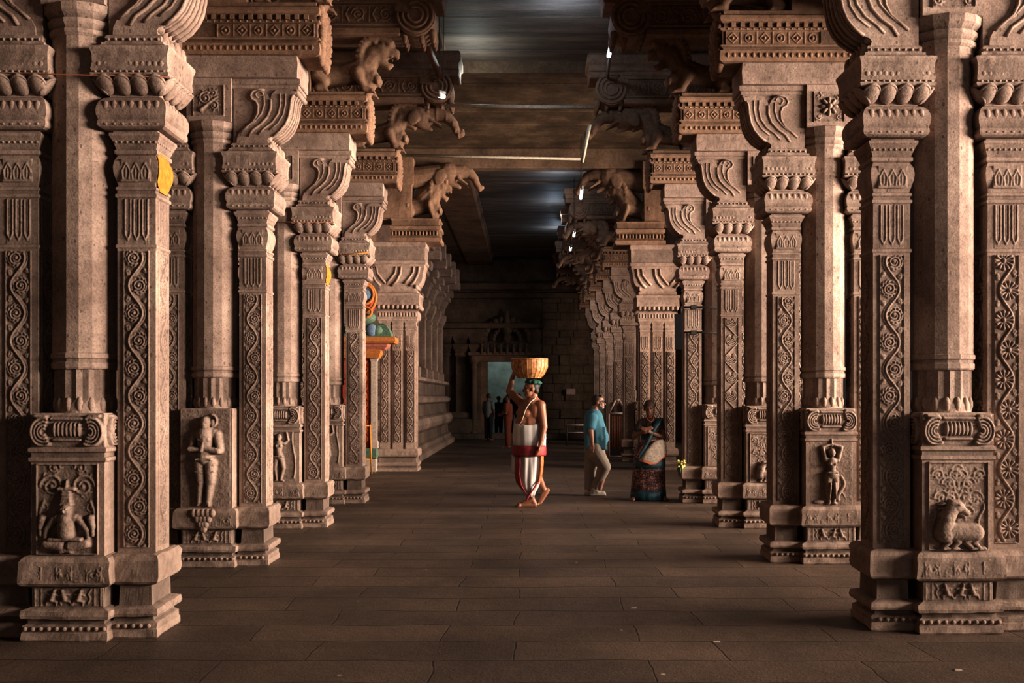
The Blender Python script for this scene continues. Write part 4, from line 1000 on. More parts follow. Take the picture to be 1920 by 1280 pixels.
for z, nm in ((2.87, 'upper'), (2.50, 'lower')):
    t = empty('iron_rod', (2.28, 14.95, z)); tag(t, '%s black iron rod clamped across the fourth right pillar' % nm, 'rod', None)
    mb = MB(); mb.tube([(-.0, 0, 0), (.72, 0, 0)], .014, 8); mb.build('bar', M['dark_metal'], t)
    mb = MB(); mb.box(.10, .18, -.02, .10, -.03, .03, bev=.005); mb.build('clamp', M['dark_metal'], t)
t = empty('hanging_board', at(1272, 655, 19.0)); tag(t, 'narrow dark board hanging beside the right crossing pier', 'board')
mb = MB(); mb.box(-.07, .09, -.015, .015, 0, .66, bev=.006); mb.build('panel', M['board'], t)
for x in (-.03, .05): mb = MB(); mb.tube([(x, 0, .66), (x, .0, .80)], .006, 6); mb.build('hanger', M['dark_metal'], t)
# flowers tucked on the base of the fourth right pillar
t = empty('flower_bunch', (2.245, 15.02, .50)); tag(t, 'small bunch of yellow flowers tucked on the base of the fourth right pillar', 'flowers')
mb = MB(); r3 = random.Random(5)
for i in range(14): mb.ell((r3.uniform(-.05, .05), r3.uniform(-.06, .04), r3.uniform(.02, .13)), (.022, .022, .016), 7, 5)
mb.build('blossom', M['flower'], t)
mb = MB()
for i in range(8): a = r3.uniform(0, 6.3); mb.tube([(0, 0, 0), (.05*math.cos(a), .05*math.sin(a), .04), (.08*math.cos(a), .08*math.sin(a), r3.uniform(-.06, .06))], [.008, .014, .003], 5)
mb.build('leaf', M['leaf'], t)
# small pale chips on the paving
for (px, py, lb) in ((1343, 1203, 'small white scrap lying on the floor at the lower right'), (1188, 1140, 'tiny pale scrap lying on the floor right of centre'), (1796, 1256, 'tiny pale scrap lying on the floor at the bottom right corner')):
    d = F*HC/(py-VY); p = at(px, py, d); mb = MB(); mb.sq(0, 0, .022, .014, [(0, 0), (0, .004), (-.006, .007)], seg=3, jit=.005)
    tag(mb.build('litter_scrap', M['white_plaster'], None, (p.x, p.y, 0)), lb, 'scrap')
# ---- painted shrine at the left of the crossing
t = empty('painted_shrine', (-3.63, 21.0, 0)); tag(t, 'small painted shrine with red wall and colourful domed roof beyond the fourth left pillar', 'shrine')
mb = MB(); mb.box(-1.6, .38, .25, .42, .30, 2.38); mb.build('wall', M['red_wall'], t)
f = scr('vine'); mb = MB(); mb.panel((.16, .248, .42), (1, 0, 0), (0, 0, 1), (0, -1, 0), f.H*2.2, .17, 1.94); mb.build('wall_pattern', M['orange_silk'], t)
mb = MB(); mb.box(-1.7, .48, .15, .44, 0, .28, bev=.02); mb.build('plinth', M['white_plaster'], t)
mb = MB(); mb.box(-1.7, .49, .14, .45, .28, .50, bev=.02); mb.build('plinth_band', M['green_plaster'], t)
mb = MB(); mb.sq(.44, .25, .06, .06, [(.02, .5), (.02, .62), (0, .66), (0, 2.30), (.03, 2.36), (.05, 2.42)]); mb.build('column', M['white_plaster'], t)
mb = MB(); mb.sq(-.55, .20, 1.10, .16, [(0, 2.36), (.04, 2.44), (.06, 2.5), (.02, 2.54)]); mb.build('capital_band', M['orange_plaster'], t)
mb = MB(); mb.sq(-.50, .18, 1.18, .16, [(0, 2.54), (.06, 2.60), (.09, 2.66), (.02, 2.68)]); mb.build('pink_band', M['pink_plaster'], t)
mb = MB(); mb.sq(-.40, .13, 1.30, .26, [(0, 2.66), (.03, 2.70), (.02, 2.78), (-.05, 2.80)]); mb.build('eave_edge', M['orange_plaster'], t)
mb = MB(); mb.sq(-.42, .14, 1.26, .24, [(0, 2.79), (-.05, 2.93), (-.12, 3.03), (-.20, 3.08)], seg=8)
for i in range(8): mb.ell((-1.35+.27*i, -.06, 2.92), (.12, .07, .10), 10, 7)
mb.build('eave', M['green_plaster'], t)
mb = MB(); mb.ell((.42, -.08, 2.93), (.13, .07, .13)); mb.build('eave_boss', M['blue_plaster'], t)
mb = MB(); mb.ell((.22, .20, 3.20), (.27, .20, .14)); mb.build('petal_ring', M['green_plaster'], t)
mb = MB(); mb.ell((.16, .20, 3.50), (.32, .22, .34)); mb.build('dome', M['red_wall'], t)
mb = MB(); mb.ell((.30, .0, 3.66), (.13, .06, .13)); mb.build('medallion', M['blue_plaster'], t)
mb = MB()
mb.tube([(.26+.20*math.cos(a), -.02, 3.66+.20*math.sin(a)) for a in np.linspace(-1.6, 3.6, 20)], .032, 8)
mb.tube([(.20+.31*math.cos(a), .0, 3.60+.33*math.sin(a)) for a in np.linspace(-1.3, 3.9, 20)], .03, 8)
mb.tube([(.30+.12*math.cos(a), .0, 3.30+.10*math.sin(a)) for a in np.linspace(-1.6, 3.0, 14)], .03, 8)
mb.build('scroll_ornament', M['orange_plaster'], t)
t = empty('metal_ladder', (-3.42, 20.75, 0)); tag(t, 'yellow metal rail stand in front of the painted shrine', 'stand')
for x in (-.45, .25): mb = MB(); mb.tube([(x, 0, 0), (x-.03, .0, 1.0)], .018, 8); mb.build('post', M['yellow_paint'], t)
for z in (.30, .98): mb = MB(); mb.tube([(-.47, 0, z), (.24, 0, z)], .015, 8); mb.build('rung', M['yellow_paint'], t)
# ---- house-shaped metal frame by the far right row
t = empty('house_shaped_frame', (2.31, 26.4, 0)); tag(t, 'pale house-shaped metal frame standing right of the man in blue', 'frame')
W_, H1, H2 = .225, 1.14, 1.48
def bar(mb, a, b, r=.024): mb.tube([a, b], r, 4)
mb = MB(); bar(mb, (-W_, 0, .0), (-W_, 0, H1)); bar(mb, (W_, 0, 0), (W_, 0, H1)); bar(mb, (-W_, 0, .03), (W_, 0, .03)); bar(mb, (-W_, 0, H1), (W_, 0, H1)); mb.build('frame', M['frame_paint'], t)
mb = MB(); bar(mb, (-W_, 0, H1), (-.05, 0, H2)); bar(mb, (W_, 0, H1), (.05, 0, H2)); bar(mb, (-.06, 0, H2), (.06, 0, H2)); mb.build('gable', M['frame_paint'], t)
for i in range(7): mb = MB(); mb.tube([(-.14+.045*i, .03, .22), (-.14+.045*i, .03, 1.08)], .016, 6); mb.build('slat', M['wood'], t)
mb = MB(); mb.box(-.2, .2, .02, .28, .05, .2, bev=.01); mb.box(-.2, .2, .26, .28, .05, 1.1); mb.build('box', M['dark_metal'], t)
# ---- rail and notice at the back
t = empty('barrier_rail', at(1090, 812, 33.0)*1); t.location = (1.45, 33, 0); tag(t, 'pale horizontal rail barrier behind the man in blue', 'barrier')
for z, r in ((.66, .025), (.42, .018)): mb = MB(); mb.tube([(-.25, 0, z), (.7, 0, z)], r, 8); mb.build('rail', M['frame_paint'], t)
for x in (-.2, .65): mb = MB(); mb.tube([(x, 0, 0), (x, 0, .66)], .02, 8); mb.build('post', M['dark_metal'], t)
t = empty('wall_notice', (1.62, YE-.2, 1.66)); tag(t, 'small pale notice board on the far wall, left of the man in blue', 'sign'); 
mb = MB(); mb.box(-.17, .17, -.02, .0, 0, .22, bev=.005); mb.build('board', M['frame_paint'], t)
# ------------------------------------------------------------------ people
def V3(*a): return Vector(a)
def head_vol(mb, c, yaw, k=1.0, pitch=0):
    """skull, jaw, nose, lips, ears; yaw = direction the face looks (0 = +X)"""
    Rm = Matrix.Rotation(yaw, 3, 'Z') @ Matrix.Rotation(pitch, 3, 'Y')
    P = lambda x, y, z: c+Rm @ V3(x*k, y*k, z*k)
    mb.ell(P(-.012, 0, .030), (.098*k, .076*k, .092*k), 18, 12, rot=Rm)
    mb.ell(P(.028, 0, -.03), (.062*k, .058*k, .082*k), 16, 10, rot=Rm)
    mb.cap_(P(.055, 0, -.085), P(.04, 0, -.075), .028*k, .032*k)          # chin
    mb.cap_(P(.082, 0, .008), P(.105, 0, -.028), .010*k, .016*k, 8)        # nose
    mb.cap_(P(.083, -.018, -.058), P(.083, .018, -.058), .010*k, .010*k, 8)  # lips
    mb.cap_(P(.078, -.030, .022), P(.078, .030, .022), .012*k, .012*k, 8)  # brow
    for e in (-1, 1):
        mb.ell(P(-.005, e*.078, -.008), (.022*k, .010*k, .032*k), 10, 8, rot=Rm)
        mb.ell(P(.055, e*.035, -.025), (.03*k, .025*k, .028*k), 8, 6, rot=Rm)
    return P
def hand_vol(mb, w, d, n, curl=.5, k=1.0, side=1):
    """palm and five fingers; d = direction, n = back of the hand, side = where the thumb leaves"""
    d = Vector(d).normalized(); n = Vector(n); n = (n-d*n.dot(d)).normalized(); t = d.cross(n)*side
    w = Vector(w)
    for q in (-.024, -.008, .008, .024): mb.cap_(w+t*q*k*.7, w+d*.075*k+t*q*k*1.15, .016*k, .0145*k, 8)
    for i, (q, L) in enumerate([(.029, .072), (.0095, .080), (-.0095, .074), (-.028, .058)]):
        b = w+d*.082*k+t*q*k; dd = d; p = b
        for j in range(3):
            ang = curl*(.5+.5*j); dd = (dd*math.cos(ang)-n*math.sin(ang)).normalized() if curl else d
            n2 = n
            e = p+dd*L*k*(.45, .32, .24)[j]; mb.cap_(p, e, .0095*k*(1-.1*j), .0088*k*(1-.1*j), 8); p = e
    b = w+d*.02*k+t*.03*k; m = b+(d*.6+t*.75-n*.2).normalized()*.04*k; e = m+(d*.9+t*.15-n*.45).normalized()*.035*k
    mb.cap_(b, m, .014*k, .011*k, 8); mb.cap_(m, e, .0105*k, .009*k, 8)
def foot_vol(mb, ank, toe, k=1.0, heel_up=0):
    """ankle over the heel, foot running to the toes, five toes"""
    ank = Vector(ank); toe = Vector(toe); f = toe-ank; f.z = 0; f.normalize(); sd = V3(-f.y, f.x, 0)
    heel = V3(ank.x, ank.y, 0)-f*.035*k; heel.z = .032*k+heel_up
    ball = toe-f*.035*k; ball.z = .026*k
    mb.cap_(ank, heel, .040*k, .034*k); mb.cap_(heel, ball, .034*k, .030*k); mb.cap_(ank, ball, .040*k, .026*k)
    mb.cap_(ball-sd*.025*k, ball+sd*.025*k, .024*k, .024*k)
    for i in range(5):
        q = -.038+.019*i; b = ball+sd*q*k; L = .045-.006*i
        e = b+f*L*k; b.z = .020*k; e.z = .012*k; mb.cap_(b, e, .0125*k, .0105*k, 8)
def loft(name, rings, mat, parent, n=40, folds=0, fa=0.0, thick=False, jag=0, seed=0, cap=False, ph=0):
    """cloth swept through rings (cx, cy, z, rx, ry, rot)"""
    mb = MB(); P = np.zeros((n, len(rings), 3))
    for j, r in enumerate(rings):
        cx, cy, z, rx, ry = r[:5]; rot = r[5] if len(r) > 5 else 0; ff = (r[6] if len(r) > 6 else 1)
        for i in range(n):
            a = 2*PI*i/n
            q = 1+ff*fa*(math.sin(folds*a+ph+.6*math.sin(z*6))*.6+.4*math.sin(folds*1.7*a+z*4+seed))
            x, y = rx*q*math.cos(a), ry*q*math.sin(a)
            P[i, j] = (cx+x*math.cos(rot)-y*math.sin(rot), cy+x*math.sin(rot)+y*math.cos(rot), z+jag*math.sin(a*2+seed)*(1 if j in (0,) else 0))
    mb.grid(P, 0, True, True, True) if rings[0][2] > rings[-1][2] else mb.grid(P, 0, True, False, True)
    if cap:
        m = len(rings)
        mb.f.append(tuple(i*m for i in range(n))); mb.m.append(0); mb.sm.append(False)
    o = mb.build(name, mat, parent)
    so = o.modifiers.new('thick', 'SOLIDIFY'); so.thickness = .008; so.offset = -1
    return o
def eyes(parent, P, k=1.0):
    for e in (-1, 1):
        mb = MB(); mb.ell(P(.078, e*.030, .004), (.012*k, .012*k, .008*k), 8, 6); mb.build('eye', M['hair'], parent)
        mb = MB(); mb.cap_(P(.086, e*.018, .028), P(.076, e*.048, .028), .005*k, .004*k, 6); mb.build('eyebrow', M['hair'], parent)
# ---- bare-chested man with the basket, walking left
d0 = 14.5; k0 = F/d0
def px(x, y, dy=0): return V3((x-VX)/k0, dy, HC+(VY-y)/k0)
t = empty('person', (0, d0, 0)); tag(t, 'bare-chested man in a white and maroon wrap walking left, carrying a basket on his head', 'person')
mb = MB(); c = mb.cap_
hd = px(995, 729, -.02); P = head_vol(mb, hd, R(198), 1.06, R(-4))
c(px(1000, 741, .0), px(998, 755, 0), .062, .072)
rs, ls = px(980, 758, .10), px(1013, 760, -.09)
c(rs, ls, .075, .080); c(px(998, 758, 0), px(996, 775, 0), .13, .15); c(px(985, 768, .02), px(986, 776, .0), .11, .12); c(px(1003, 768, -.06), px(1003, 778, -.05), .11, .12)
mb.ell(px(987, 775, -.10), (.085, .075, .07)); mb.ell(px(975, 774, .02), (.06, .07, .06))
c(px(996, 775, 0), px(994, 792, 0), .155, .172); c(px(994, 792, -.01), px(995, 812, 0), .175, .165); mb.ell(px(983, 790, -.03), (.135, .14, .12)); c(px(995, 812, 0), px(994, 840, 0), .165, .15)
el = px(955, 733, .14); c(rs, el, .068, .054); wr = px(961, 705, .12); c(el, wr, .052, .032)
hand_vol(mb, wr+V3(0, -.0, 0), (.25, -.1, .9), (-.8, -.3, .2), .35, 1.0, 1)
e2 = px(1019, 800, -.17); c(ls, e2, .076, .056); w2 = px(1013, 833, -.23); c(e2, w2, .054, .033)
hand_vol(mb, w2, (-.22, -.1, -1), (1, -.3, 0), .45, 1.05, -1)
# legs under the wrap
c(px(990, 845, .06), px(985, 890, .04), .10, .065); c(px(985, 890, .04), px(998, 934, .0), .062, .036); foot_vol(mb, px(998, 937, .0), V3((968-VX)/k0, -.02, .0), 1.12)
c(px(1000, 845, -.04), px(1008, 892, .10), .10, .06); c(px(1008, 892, .10), px(1022, 923, .16), .062, .036)
a2 = px(1022, 921, .16); tz = V3((1005-VX)/k0, .13, .03)
c(a2, px(1027, 920, .16), .036, .032); c(px(1027, 921, .16), tz+V3(.06, 0, .02), .034, .030); c(a2, tz+V3(.04, 0, .02), .034, .028)
for i in range(5): c(tz+V3(.03, -.04+.02*i, .0), tz+V3(-.025+.004*i, -.04+.02*i, -.012), .016, .013, 8)
me = remesh(mb, .0085, [M['skin']], 'person_body', 2); o = link('body', me, t)
eyes(t, P, 1.0)
mb = MB(); Rm = Matrix.Rotation(R(198), 3, 'Z')
mb.ell(P(-.034, 0, .030), (.088, .083, .088), 18, 12, rot=Rm); mb.ell(P(-.07, 0, -.02), (.05, .07, .06), 14, 9, rot=Rm)
link('hair', remesh(mb, .010, [M['hair']], 'hair', 1), t)
mb = MB(); mb.cap_(P(.095, -.03, -.042), P(.095, .03, -.042), .008, .008, 8); mb.build('moustache', M['hair'], t)
# head cloth and basket
mb = MB(); 
mb.ell(P(-.03, 0, .090), (.115, .11, .045), 20, 9); mb.ell(P(-.09, -.03, .06), (.055, .06, .055), 12, 8); mb.cap_(P(-.10, -.04, .06), P(-.125, -.05, -.03), .035, .014, 10)
for a in np.linspace(0, 2*PI, 10)[:-1]: mb.ell(P(-.03+.085*math.cos(a), .085*math.sin(a), .088), (.04, .04, .028), 8, 6)
link('head_cloth', remesh(mb, .010, [M['green_cloth']], 'head_cloth', 1), t)
mb = MB(); mb.cap_(P(-.115, -.07, .05), P(-.135, -.075, -.03), .014, .006, 6); mb.build('cloth_end', M['white_cloth'], t)
# sacred thread over the left shoulder
mb = MB(); th = [px(1003, 745, -.05), px(1003, 747, -.14), px(996, 752, -.175), px(990, 760, -.195), px(985, 769, -.225), px(982, 779, -.235), px(978, 790, -.215), px(972, 797, -.16), px(968, 799, -.04)]
mb.tube(th, .0045, 6); mb.build('shoulder_thread', M['thread'], t)
# upper wrap, maroon band, lower drape with border, trailing end
cx0 = (994-VX)/k0
Z = lambda y: HC+(VY-y)/k0
X_ = lambda x: (x-VX)/k0
loft('upper_wrap', [(X_(993.5), 0, Z(792), .205, .190, .1), (X_(993.5), 0, Z(797), .222, .200, .1), (X_(993), 0, Z(808), .228, .205, .1), (X_(993), 0, Z(822), .232, .21, .1), (X_(993), 0, Z(838), .230, .205, .1)], M['white_cloth'], t, n=72, folds=9, fa=.05, jag=.03, seed=2)
loft('waist_band', [(X_(992.5), 0, Z(834), .236, .215, .1), (X_(992.5), 0, Z(838), .243, .222, .1), (X_(992.5), 0, Z(851), .243, .220, .1), (X_(992.5), 0, Z(854), .236, .214, .1)], M['maroon'], t, folds=9, fa=.02)
loft('lower_drape', [(X_(993), .0, Z(850), .190, .185), (X_(992.5), .0, Z(862), .180, .175), (X_(992), 0, Z(880), .178, .165), (X_(991), 0, Z(900), .165, .150), (X_(991), .0, Z(912), .135, .125), (X_(992), .0, Z(922), .09, .09), (X_(994), .0, Z(931), .055, .06)], M['white_cloth'], t, n=72, folds=9, fa=.10, seed=1)
def strip(name, path, w, mat, parent):
    """ribbon of cloth: path of (point, half-width vector)"""
    mb = MB(); P_ = np.zeros((len(path), 3, 3))
    for i, (p, hw) in enumerate(path):
        p = Vector(p); hw = Vector(hw); P_[i, 0] = p-hw; P_[i, 1] = p+V3(0, -.012, 0); P_[i, 2] = p+hw
    mb.grid(P_, 0, True); o = mb.build(name, mat, parent); so = o.modifiers.new('thick', 'SOLIDIFY'); so.thickness = .012; so.offset = 0; return o
strip('maroon_border', [(px(972, 852, -.135), (.030, -.03, 0)), (px(972, 868, -.125), (.034, -.035, 0)), (px(970, 885, -.115), (.036, -.04, 0)), (px(973, 905, -.11), (.036, -.035, -.015)), (px(980, 916, -.11), (.034, -.03, -.03)), (px(988, 924, -.11), (.035, -.01, -.035))], 0, M['maroon'], t)
strip('maroon_border', [(px(1011, 897, -.09), (.030, .03, .035)), (px(1004, 909, -.14), (.045, .02, .055)), (px(997, 919, -.13), (.055, 0, .07)), (px(991, 929, -.09), (.040, 0, .05)), (px(988, 937, -.06), (.012, 0, .015))], 0, M['maroon'], t)
strip('orange_border', [(px(1016, 851, -.11), (.020, .03, 0)), (px(1016, 866, -.10), (.020, .035, 0)), (px(1015, 882, -.10), (.018, .03, 0)), (px(1012, 898, -.10), (.014, .02, .0)), (px(1008, 906, -.12), (.01, .01, 0))], 0, M['orange_silk'], t)
strip('trailing_end', [(px(963, 852, -.03), (.022, -.02, 0)), (px(963, 865, -.03), (.024, -.02, 0)), (px(962, 880, -.02), (.022, -.02, 0)), (px(963, 888, -.02), (.018, -.02, 0))], 0, M['white_cloth'], t)
# basket: a thing of its own resting on the head cloth
bz = Z(709)+.005; B = empty('cane_basket', (X_(993), d0-.0, bz)); tag(B, 'round woven cane basket resting on the head of the bare-chested man', 'basket')
H_ = .262
def brad(u): return .158+.092*math.sin(min(u*1.5, 1)*PI/2)
n = 66
P_ = np.zeros((n, 23, 3)); Q_ = np.zeros((n, 12, 3))
for i in range(n):
    a = 2*PI*i/n
    for j in range(23):
        u = j/22; wv = .006*(1 if (i//3+j) % 2 else -1)
        r = brad(u)+wv; P_[i, j] = (r*math.cos(a), r*math.sin(a), u*H_+.004*math.sin(a*3+u*3))
    for j in range(12):
        u = 1-j/11; r = brad(u)-.014; Q_[i, j] = (r*math.cos(a), r*math.sin(a), max(u*H_, .02)-.002)
mb = MB(); mb.grid(P_, 0, True, False, True); mb.grid(Q_, 0, True, False, True)
mb.ngon(0, 0, [(.158, -.004), (.164, .02)], n=30); mb.build('basket_body', M['cane'], B)
mb = MB()
for tw in range(2):
    mb.tube([(.252*math.cos(a)+.004*math.cos(a*30+tw*PI), .252*math.sin(a), H_+.004+.006*math.sin(a*30+tw*PI)) for a in np.linspace(0, 2*PI, 121)], .008, 6)
mb.build('rim', M['cane'], B)
mb = MB()
for i in range(22):
    a = 2*PI*i/22; mb.tube([((brad(u)+.006)*math.cos(a), (brad(u)+.006)*math.sin(a), u*H_) for u in np.linspace(0, 1, 8)], .0035, 5)
mb.build('stake', M['cane'], B)
# ---- man in blue, walking right
d0 = 16.2; k0 = F/d0
t = empty('person', (0, d0, 0)); tag(t, 'man in a blue T-shirt and pale trousers with glasses, walking right', 'person')
mb = MB(); c = mb.cap_
hd = px(1122, 754, 0); P = head_vol(mb, hd, R(-12), 1.0)
c(px(1117, 762, 0), px(1114, 775, 0), .055, .065)
rs = px(1109, 783, -.19); lsd = px(1116, 783, .19)
c(rs, lsd, .06, .06); c(px(1113, 782, 0), px(1115, 805, 0), .13, .15); c(px(1115, 805, 0), px(1117, 832, 0), .16, .15); c(px(1117, 835, 0), px(1115, 845, 0), .14, .14)
e2 = px(1106, 806, -.24); c(rs, e2, .055, .045); w2 = px(1109, 832, -.24); c(e2, w2, .042, .028); hand_vol(mb, w2, (-.15, 0, -1), (-.3, -1, 0), .7, .95, 1)
e3 = px(1124, 806, .24); c(lsd, e3, .055, .045); w3 = px(1128, 822, .22); c(e3, w3, .042, .028); hand_vol(mb, w3, (.5, -.2, -.8), (0, 1, 0), .6, .95, -1)
a1 = px(1112, 919, -.08); a2 = px(1124, 916, .09)
c(px(1117, 845, -.07), px(1133, 880, -.08), .095, .062); c(px(1133, 880, -.08), a2+V3(-.0, -.15, 0), .055, .036)
c(px(1113, 845, .07), px(1108, 882, .08), .09, .06); c(px(1108, 882, .08), px(1108, 918, .06), .055, .036)
link('body', remesh(mb, .009, [M['skin_pale']], 'person_body', 2), t); eyes(t, P)
mb = MB(); Rm = Matrix.Rotation(R(-12), 3, 'Z')
mb.ell(P(-.026, 0, .040), (.090, .084, .086), 18, 12, rot=Rm); mb.ell(P(-.06, 0, -.015), (.045, .07, .06), 12, 8, rot=Rm); mb.ell(P(.045, 0, .092), (.04, .06, .03), 10, 7, rot=Rm)
link('hair', remesh(mb, .010, [M['hair_brown']], 'hair', 1), t)
mb = MB(); mb.ell(P(.052, 0, -.082), (.042, .045, .030), 12, 8, rot=Rm); mb.cap_(P(.03, -.052, -.05), P(.03, -.055, -.02), .014, .01, 6); mb.build('beard', M['grey_metal'], t)
mb = MB()
for e in (-1, 1):
    cc = P(.098, e*.034, .006); mb.tube([cc+Rm @ V3(0, .026*math.cos(a), .018*math.sin(a)) for a in np.linspace(0, 2*PI, 13)], .0035, 5)
    mb.tube([P(.098, e*.06, .010), P(-.005, e*.083, .008)], .0035, 5)
mb.tube([P(.10, -.01, .01), P(.10, .01, .01)], .0035, 5); mb.build('glasses', M['dark_metal'], t)
# T-shirt: body and two sleeves grown as one
mb = MB(); c = mb.cap_
c(rs+V3(.01, .03, 0), lsd-V3(0, .03, 0), .078, .078); c(px(1113, 783, 0), px(1115, 805, 0), .15, .175); c(px(1115, 805, 0), px(1117, 828, 0), .185, .175)
mb.sq(X_(1116.5), 0, .165, .165, [(0, Z(842)), (.0, Z(825)), (-.02, Z(800))], seg=4); mb.ell(px(1122, 820, -.02), (.17, .16, .16)); mb.ell(px(1108, 800, 0), (.12, .17, .20))
c(rs, px(1107, 799, -.225), .082, .072); c(lsd, px(1122, 799, .225), .08, .072)
link('t_shirt', remesh(mb, .012, [M['blue_shirt']], 't_shirt', 4), t)
mb = MB(); c = mb.cap_
c(px(1115, 840, -.03), px(1116, 850, 0), .165, .165)
c(px(1118, 850, -.08), px(1133, 874, -.10), .135, .100); c(px(1133, 874, -.10), px(1121, 905, -.02), .098, .078); c(px(1121, 905, -.02), px(1117, 919, -.02), .078, .076)
c(px(1112, 850, .08), px(1107, 885, .09), .130, .092); c(px(1107, 885, .09), px(1105, 917, .07), .09, .075)
link('trousers', remesh(mb, .012, [M['khaki']], 'trousers', 3), t)
for a, b in ((px(1106, 925, .05), 1), (px(1117, 922, -.05), 1)):
    mb = MB(); mb.cap_(V3(a.x-.04, a.y, .05), V3(a.x+.12, a.y, .038), .048, .036); mb.cap_(V3(a.x-.03, a.y, .09), V3(a.x+.02, a.y, .06), .045, .05)
    mb.box(a.x-.09, a.x+.16, a.y-.045, a.y+.045, 0.001, .03, bev=.008); link('shoe', remesh(mb, .009, [M['shoe']], 'shoe', 1), t)
# ---- woman in a sari, facing the camera with folded arms
d0 = 15.5; k0 = F/d0
t = empty('person', (0, d0, 0)); tag(t, 'woman in a dark patterned sari with folded arms, looking towards the camera', 'person')
mb = MB(); c = mb.cap_
hd = px(1217, 766, -.03); P = head_vol(mb, hd, R(-98), .98)
c(px(1218, 774, 0), px(1218, 787, .0), .048, .055)
rs, ls = px(1202, 793, 0), px(1237, 792, .02)
c(rs, ls, .052, .055); c(px(1219, 792, 0), px(1219, 815, 0), .11, .125); c(px(1219, 815, 0), px(1219, 845, 0), .13, .15)
e1 = px(1189, 818, -.02); c(rs, e1, .052, .042); w1 = px(1206, 806, -.20); c(e1, w1, .04, .026); hand_vol(mb, w1, (.8, -.1, .35), (-.1, -1, .2), .3, .88, 1)
e2 = px(1243, 820, -.04); c(ls, e2, .056, .046); w2 = px(1213, 808, -.21); c(e2, w2, .042, .026); hand_vol(mb, w2, (-.85, .0, .45), (0, -1, .2), .3, .9, -1)
c(px(1212, 850, 0), px(1206, 925, 0), .11, .04); c(px(1226, 850, 0), px(1236, 925, 0), .11, .04)
foot_vol(mb, V3(X_(1199), -.02, .07), V3(X_(1181), -.17, 0), .95); foot_vol(mb, V3(X_(1242), -.03, .07), V3(X_(1246), -.19, 0), .95)
link('body', remesh(mb, .0085, [M['skin_dark']], 'person_body', 2), t); eyes(t, P)
mb = MB(); Rm = Matrix.Rotation(R(-98), 3, 'Z')
mb.ell(P(-.014, 0, .050), (.097, .087, .088), 18, 12, rot=Rm); mb.ell(P(-.085, 0, -.02), (.05, .06, .055)); mb.cap_(P(.0, -.07, -.02), P(.03, -.068, .05), .02, .025)
link('hair', remesh(mb, .010, [M['hair_brown']], 'hair', 1), t)
mb = MB(); mb.ell(P(.09, 0, .042), (.006, .006, .006), 8, 6); mb.build('forehead_mark', M['maroon'], t)
mb = MB(); c = mb.cap_; c(rs, px(1195, 806, -.01), .066, .058); c(ls, px(1240, 806, .0), .07, .062); c(px(1208, 793, 0), px(1229, 793, 0), .085, .085); c(px(1219, 795, 0), px(1219, 822, 0), .128, .138)
link('blouse', remesh(mb, .011, [M['blouse']], 'blouse', 3), t)
loft('sari_skirt', [(X_(1218), 0, Z(828), .16, .13), (X_(1217), 0, Z(845), .205, .17), (X_(1217), 0, Z(862), .235, .19), (X_(1217), 0, Z(880), .245, .20), (X_(1216), 0, Z(905), .255, .205), (X_(1216), 0, Z(922), .262, .215)], M['sari'], t, n=64, folds=11, fa=.03, seed=3)
loft('sari_hem', [(X_(1216), 0, Z(918), .264, .217), (X_(1216), 0, Z(927), .268, .222), (X_(1216), 0, Z(935.5), .272, .225)], M['sari_teal'], t, n=64, folds=11, fa=.03, seed=3)
loft('sari_wrap', [(X_(1218), 0, Z(852), .222, .185), (X_(1217.5), 0, Z(860), .240, .198), (X_(1217), 0, Z(870), .246, .203), (X_(1217), 0, Z(877), .246, .205)], M['sari_teal'], t, n=64, folds=7, fa=.02, jag=.03, seed=5)
strip('sari_pleats', [(px(1232, 788, -.12), (.055, .02, .02)), (px(1226, 800, -.165), (.06, 0, .03)), (px(1217, 815, -.185), (.06, 0, .045)), (px(1210, 830, -.20), (.055, 0, .05)), (px(1203, 842, -.205), (.055, .0, .045)), (px(1195, 856, -.19), (.055, .03, .03))], 0, M['sari_teal'], t)
strip('sari_shoulder', [(px(1232, 788, -.12), (.055, .0, .02)), (px(1237, 784, -.02), (.06, .02, .0)), (px(1238, 788, .09), (.07, .0, .0)), (px(1234, 810, .16), (.09, 0, 0)), (px(1232, 850, .19), (.10, 0, 0))], 0, M['sari_teal'], t)
# the pale end panel wrapped round the front with its orange edge
mb = MB(); top = [(1206, 846), (1212, 838), (1220, 830), (1229, 824), (1240, 823), (1247, 830)]; bot = [(1196, 862), (1205, 864), (1216, 868), (1226, 867), (1238, 858), (1248, 851)]
def sheet(name, top, bot, yo, mat, nb=6):
    P_ = np.zeros((len(top), nb, 3))
    for i in range(len(top)):
        for j in range(nb):
            u = j/(nb-1); x = top[i][0]*(1-u)+bot[i][0]*u; y = top[i][1]*(1-u)+bot[i][1]*u
            xl = X_(x)-X_(1217.5); dep = -(.22+yo)*math.sqrt(max(.10, 1-(xl/.30)**2))*(.86+.14*u)
            P_[i, j] = (X_(x), dep+.006*math.sin(i*2+j), Z(y))
    mb = MB(); mb.grid(P_, 0, True); o = mb.build(name, mat, t); so = o.modifiers.new('thick', 'SOLIDIFY'); so.thickness = .008; so.offset = 0
sheet('sari_end', top, bot, .010, M['sari_white'])
sheet('orange_border', [(x, y-5) for x, y in bot], [(x, y+1) for x, y in bot], .020, M['orange_silk'], 3)
sheet('orange_border', [(1200, 838), (1203, 834), (1207, 830)], [(1190, 856), (1193, 858), (1197, 856)], .014, M['orange_silk'], 4)
mb = MB(); mb.tube([px(1209, 779, -.05), px(1213, 786, -.11), px(1218, 790, -.135), px(1223, 786, -.11), px(1226, 779, -.05)], .005, 6); mb.build('necklace', M['orange_silk'], t)
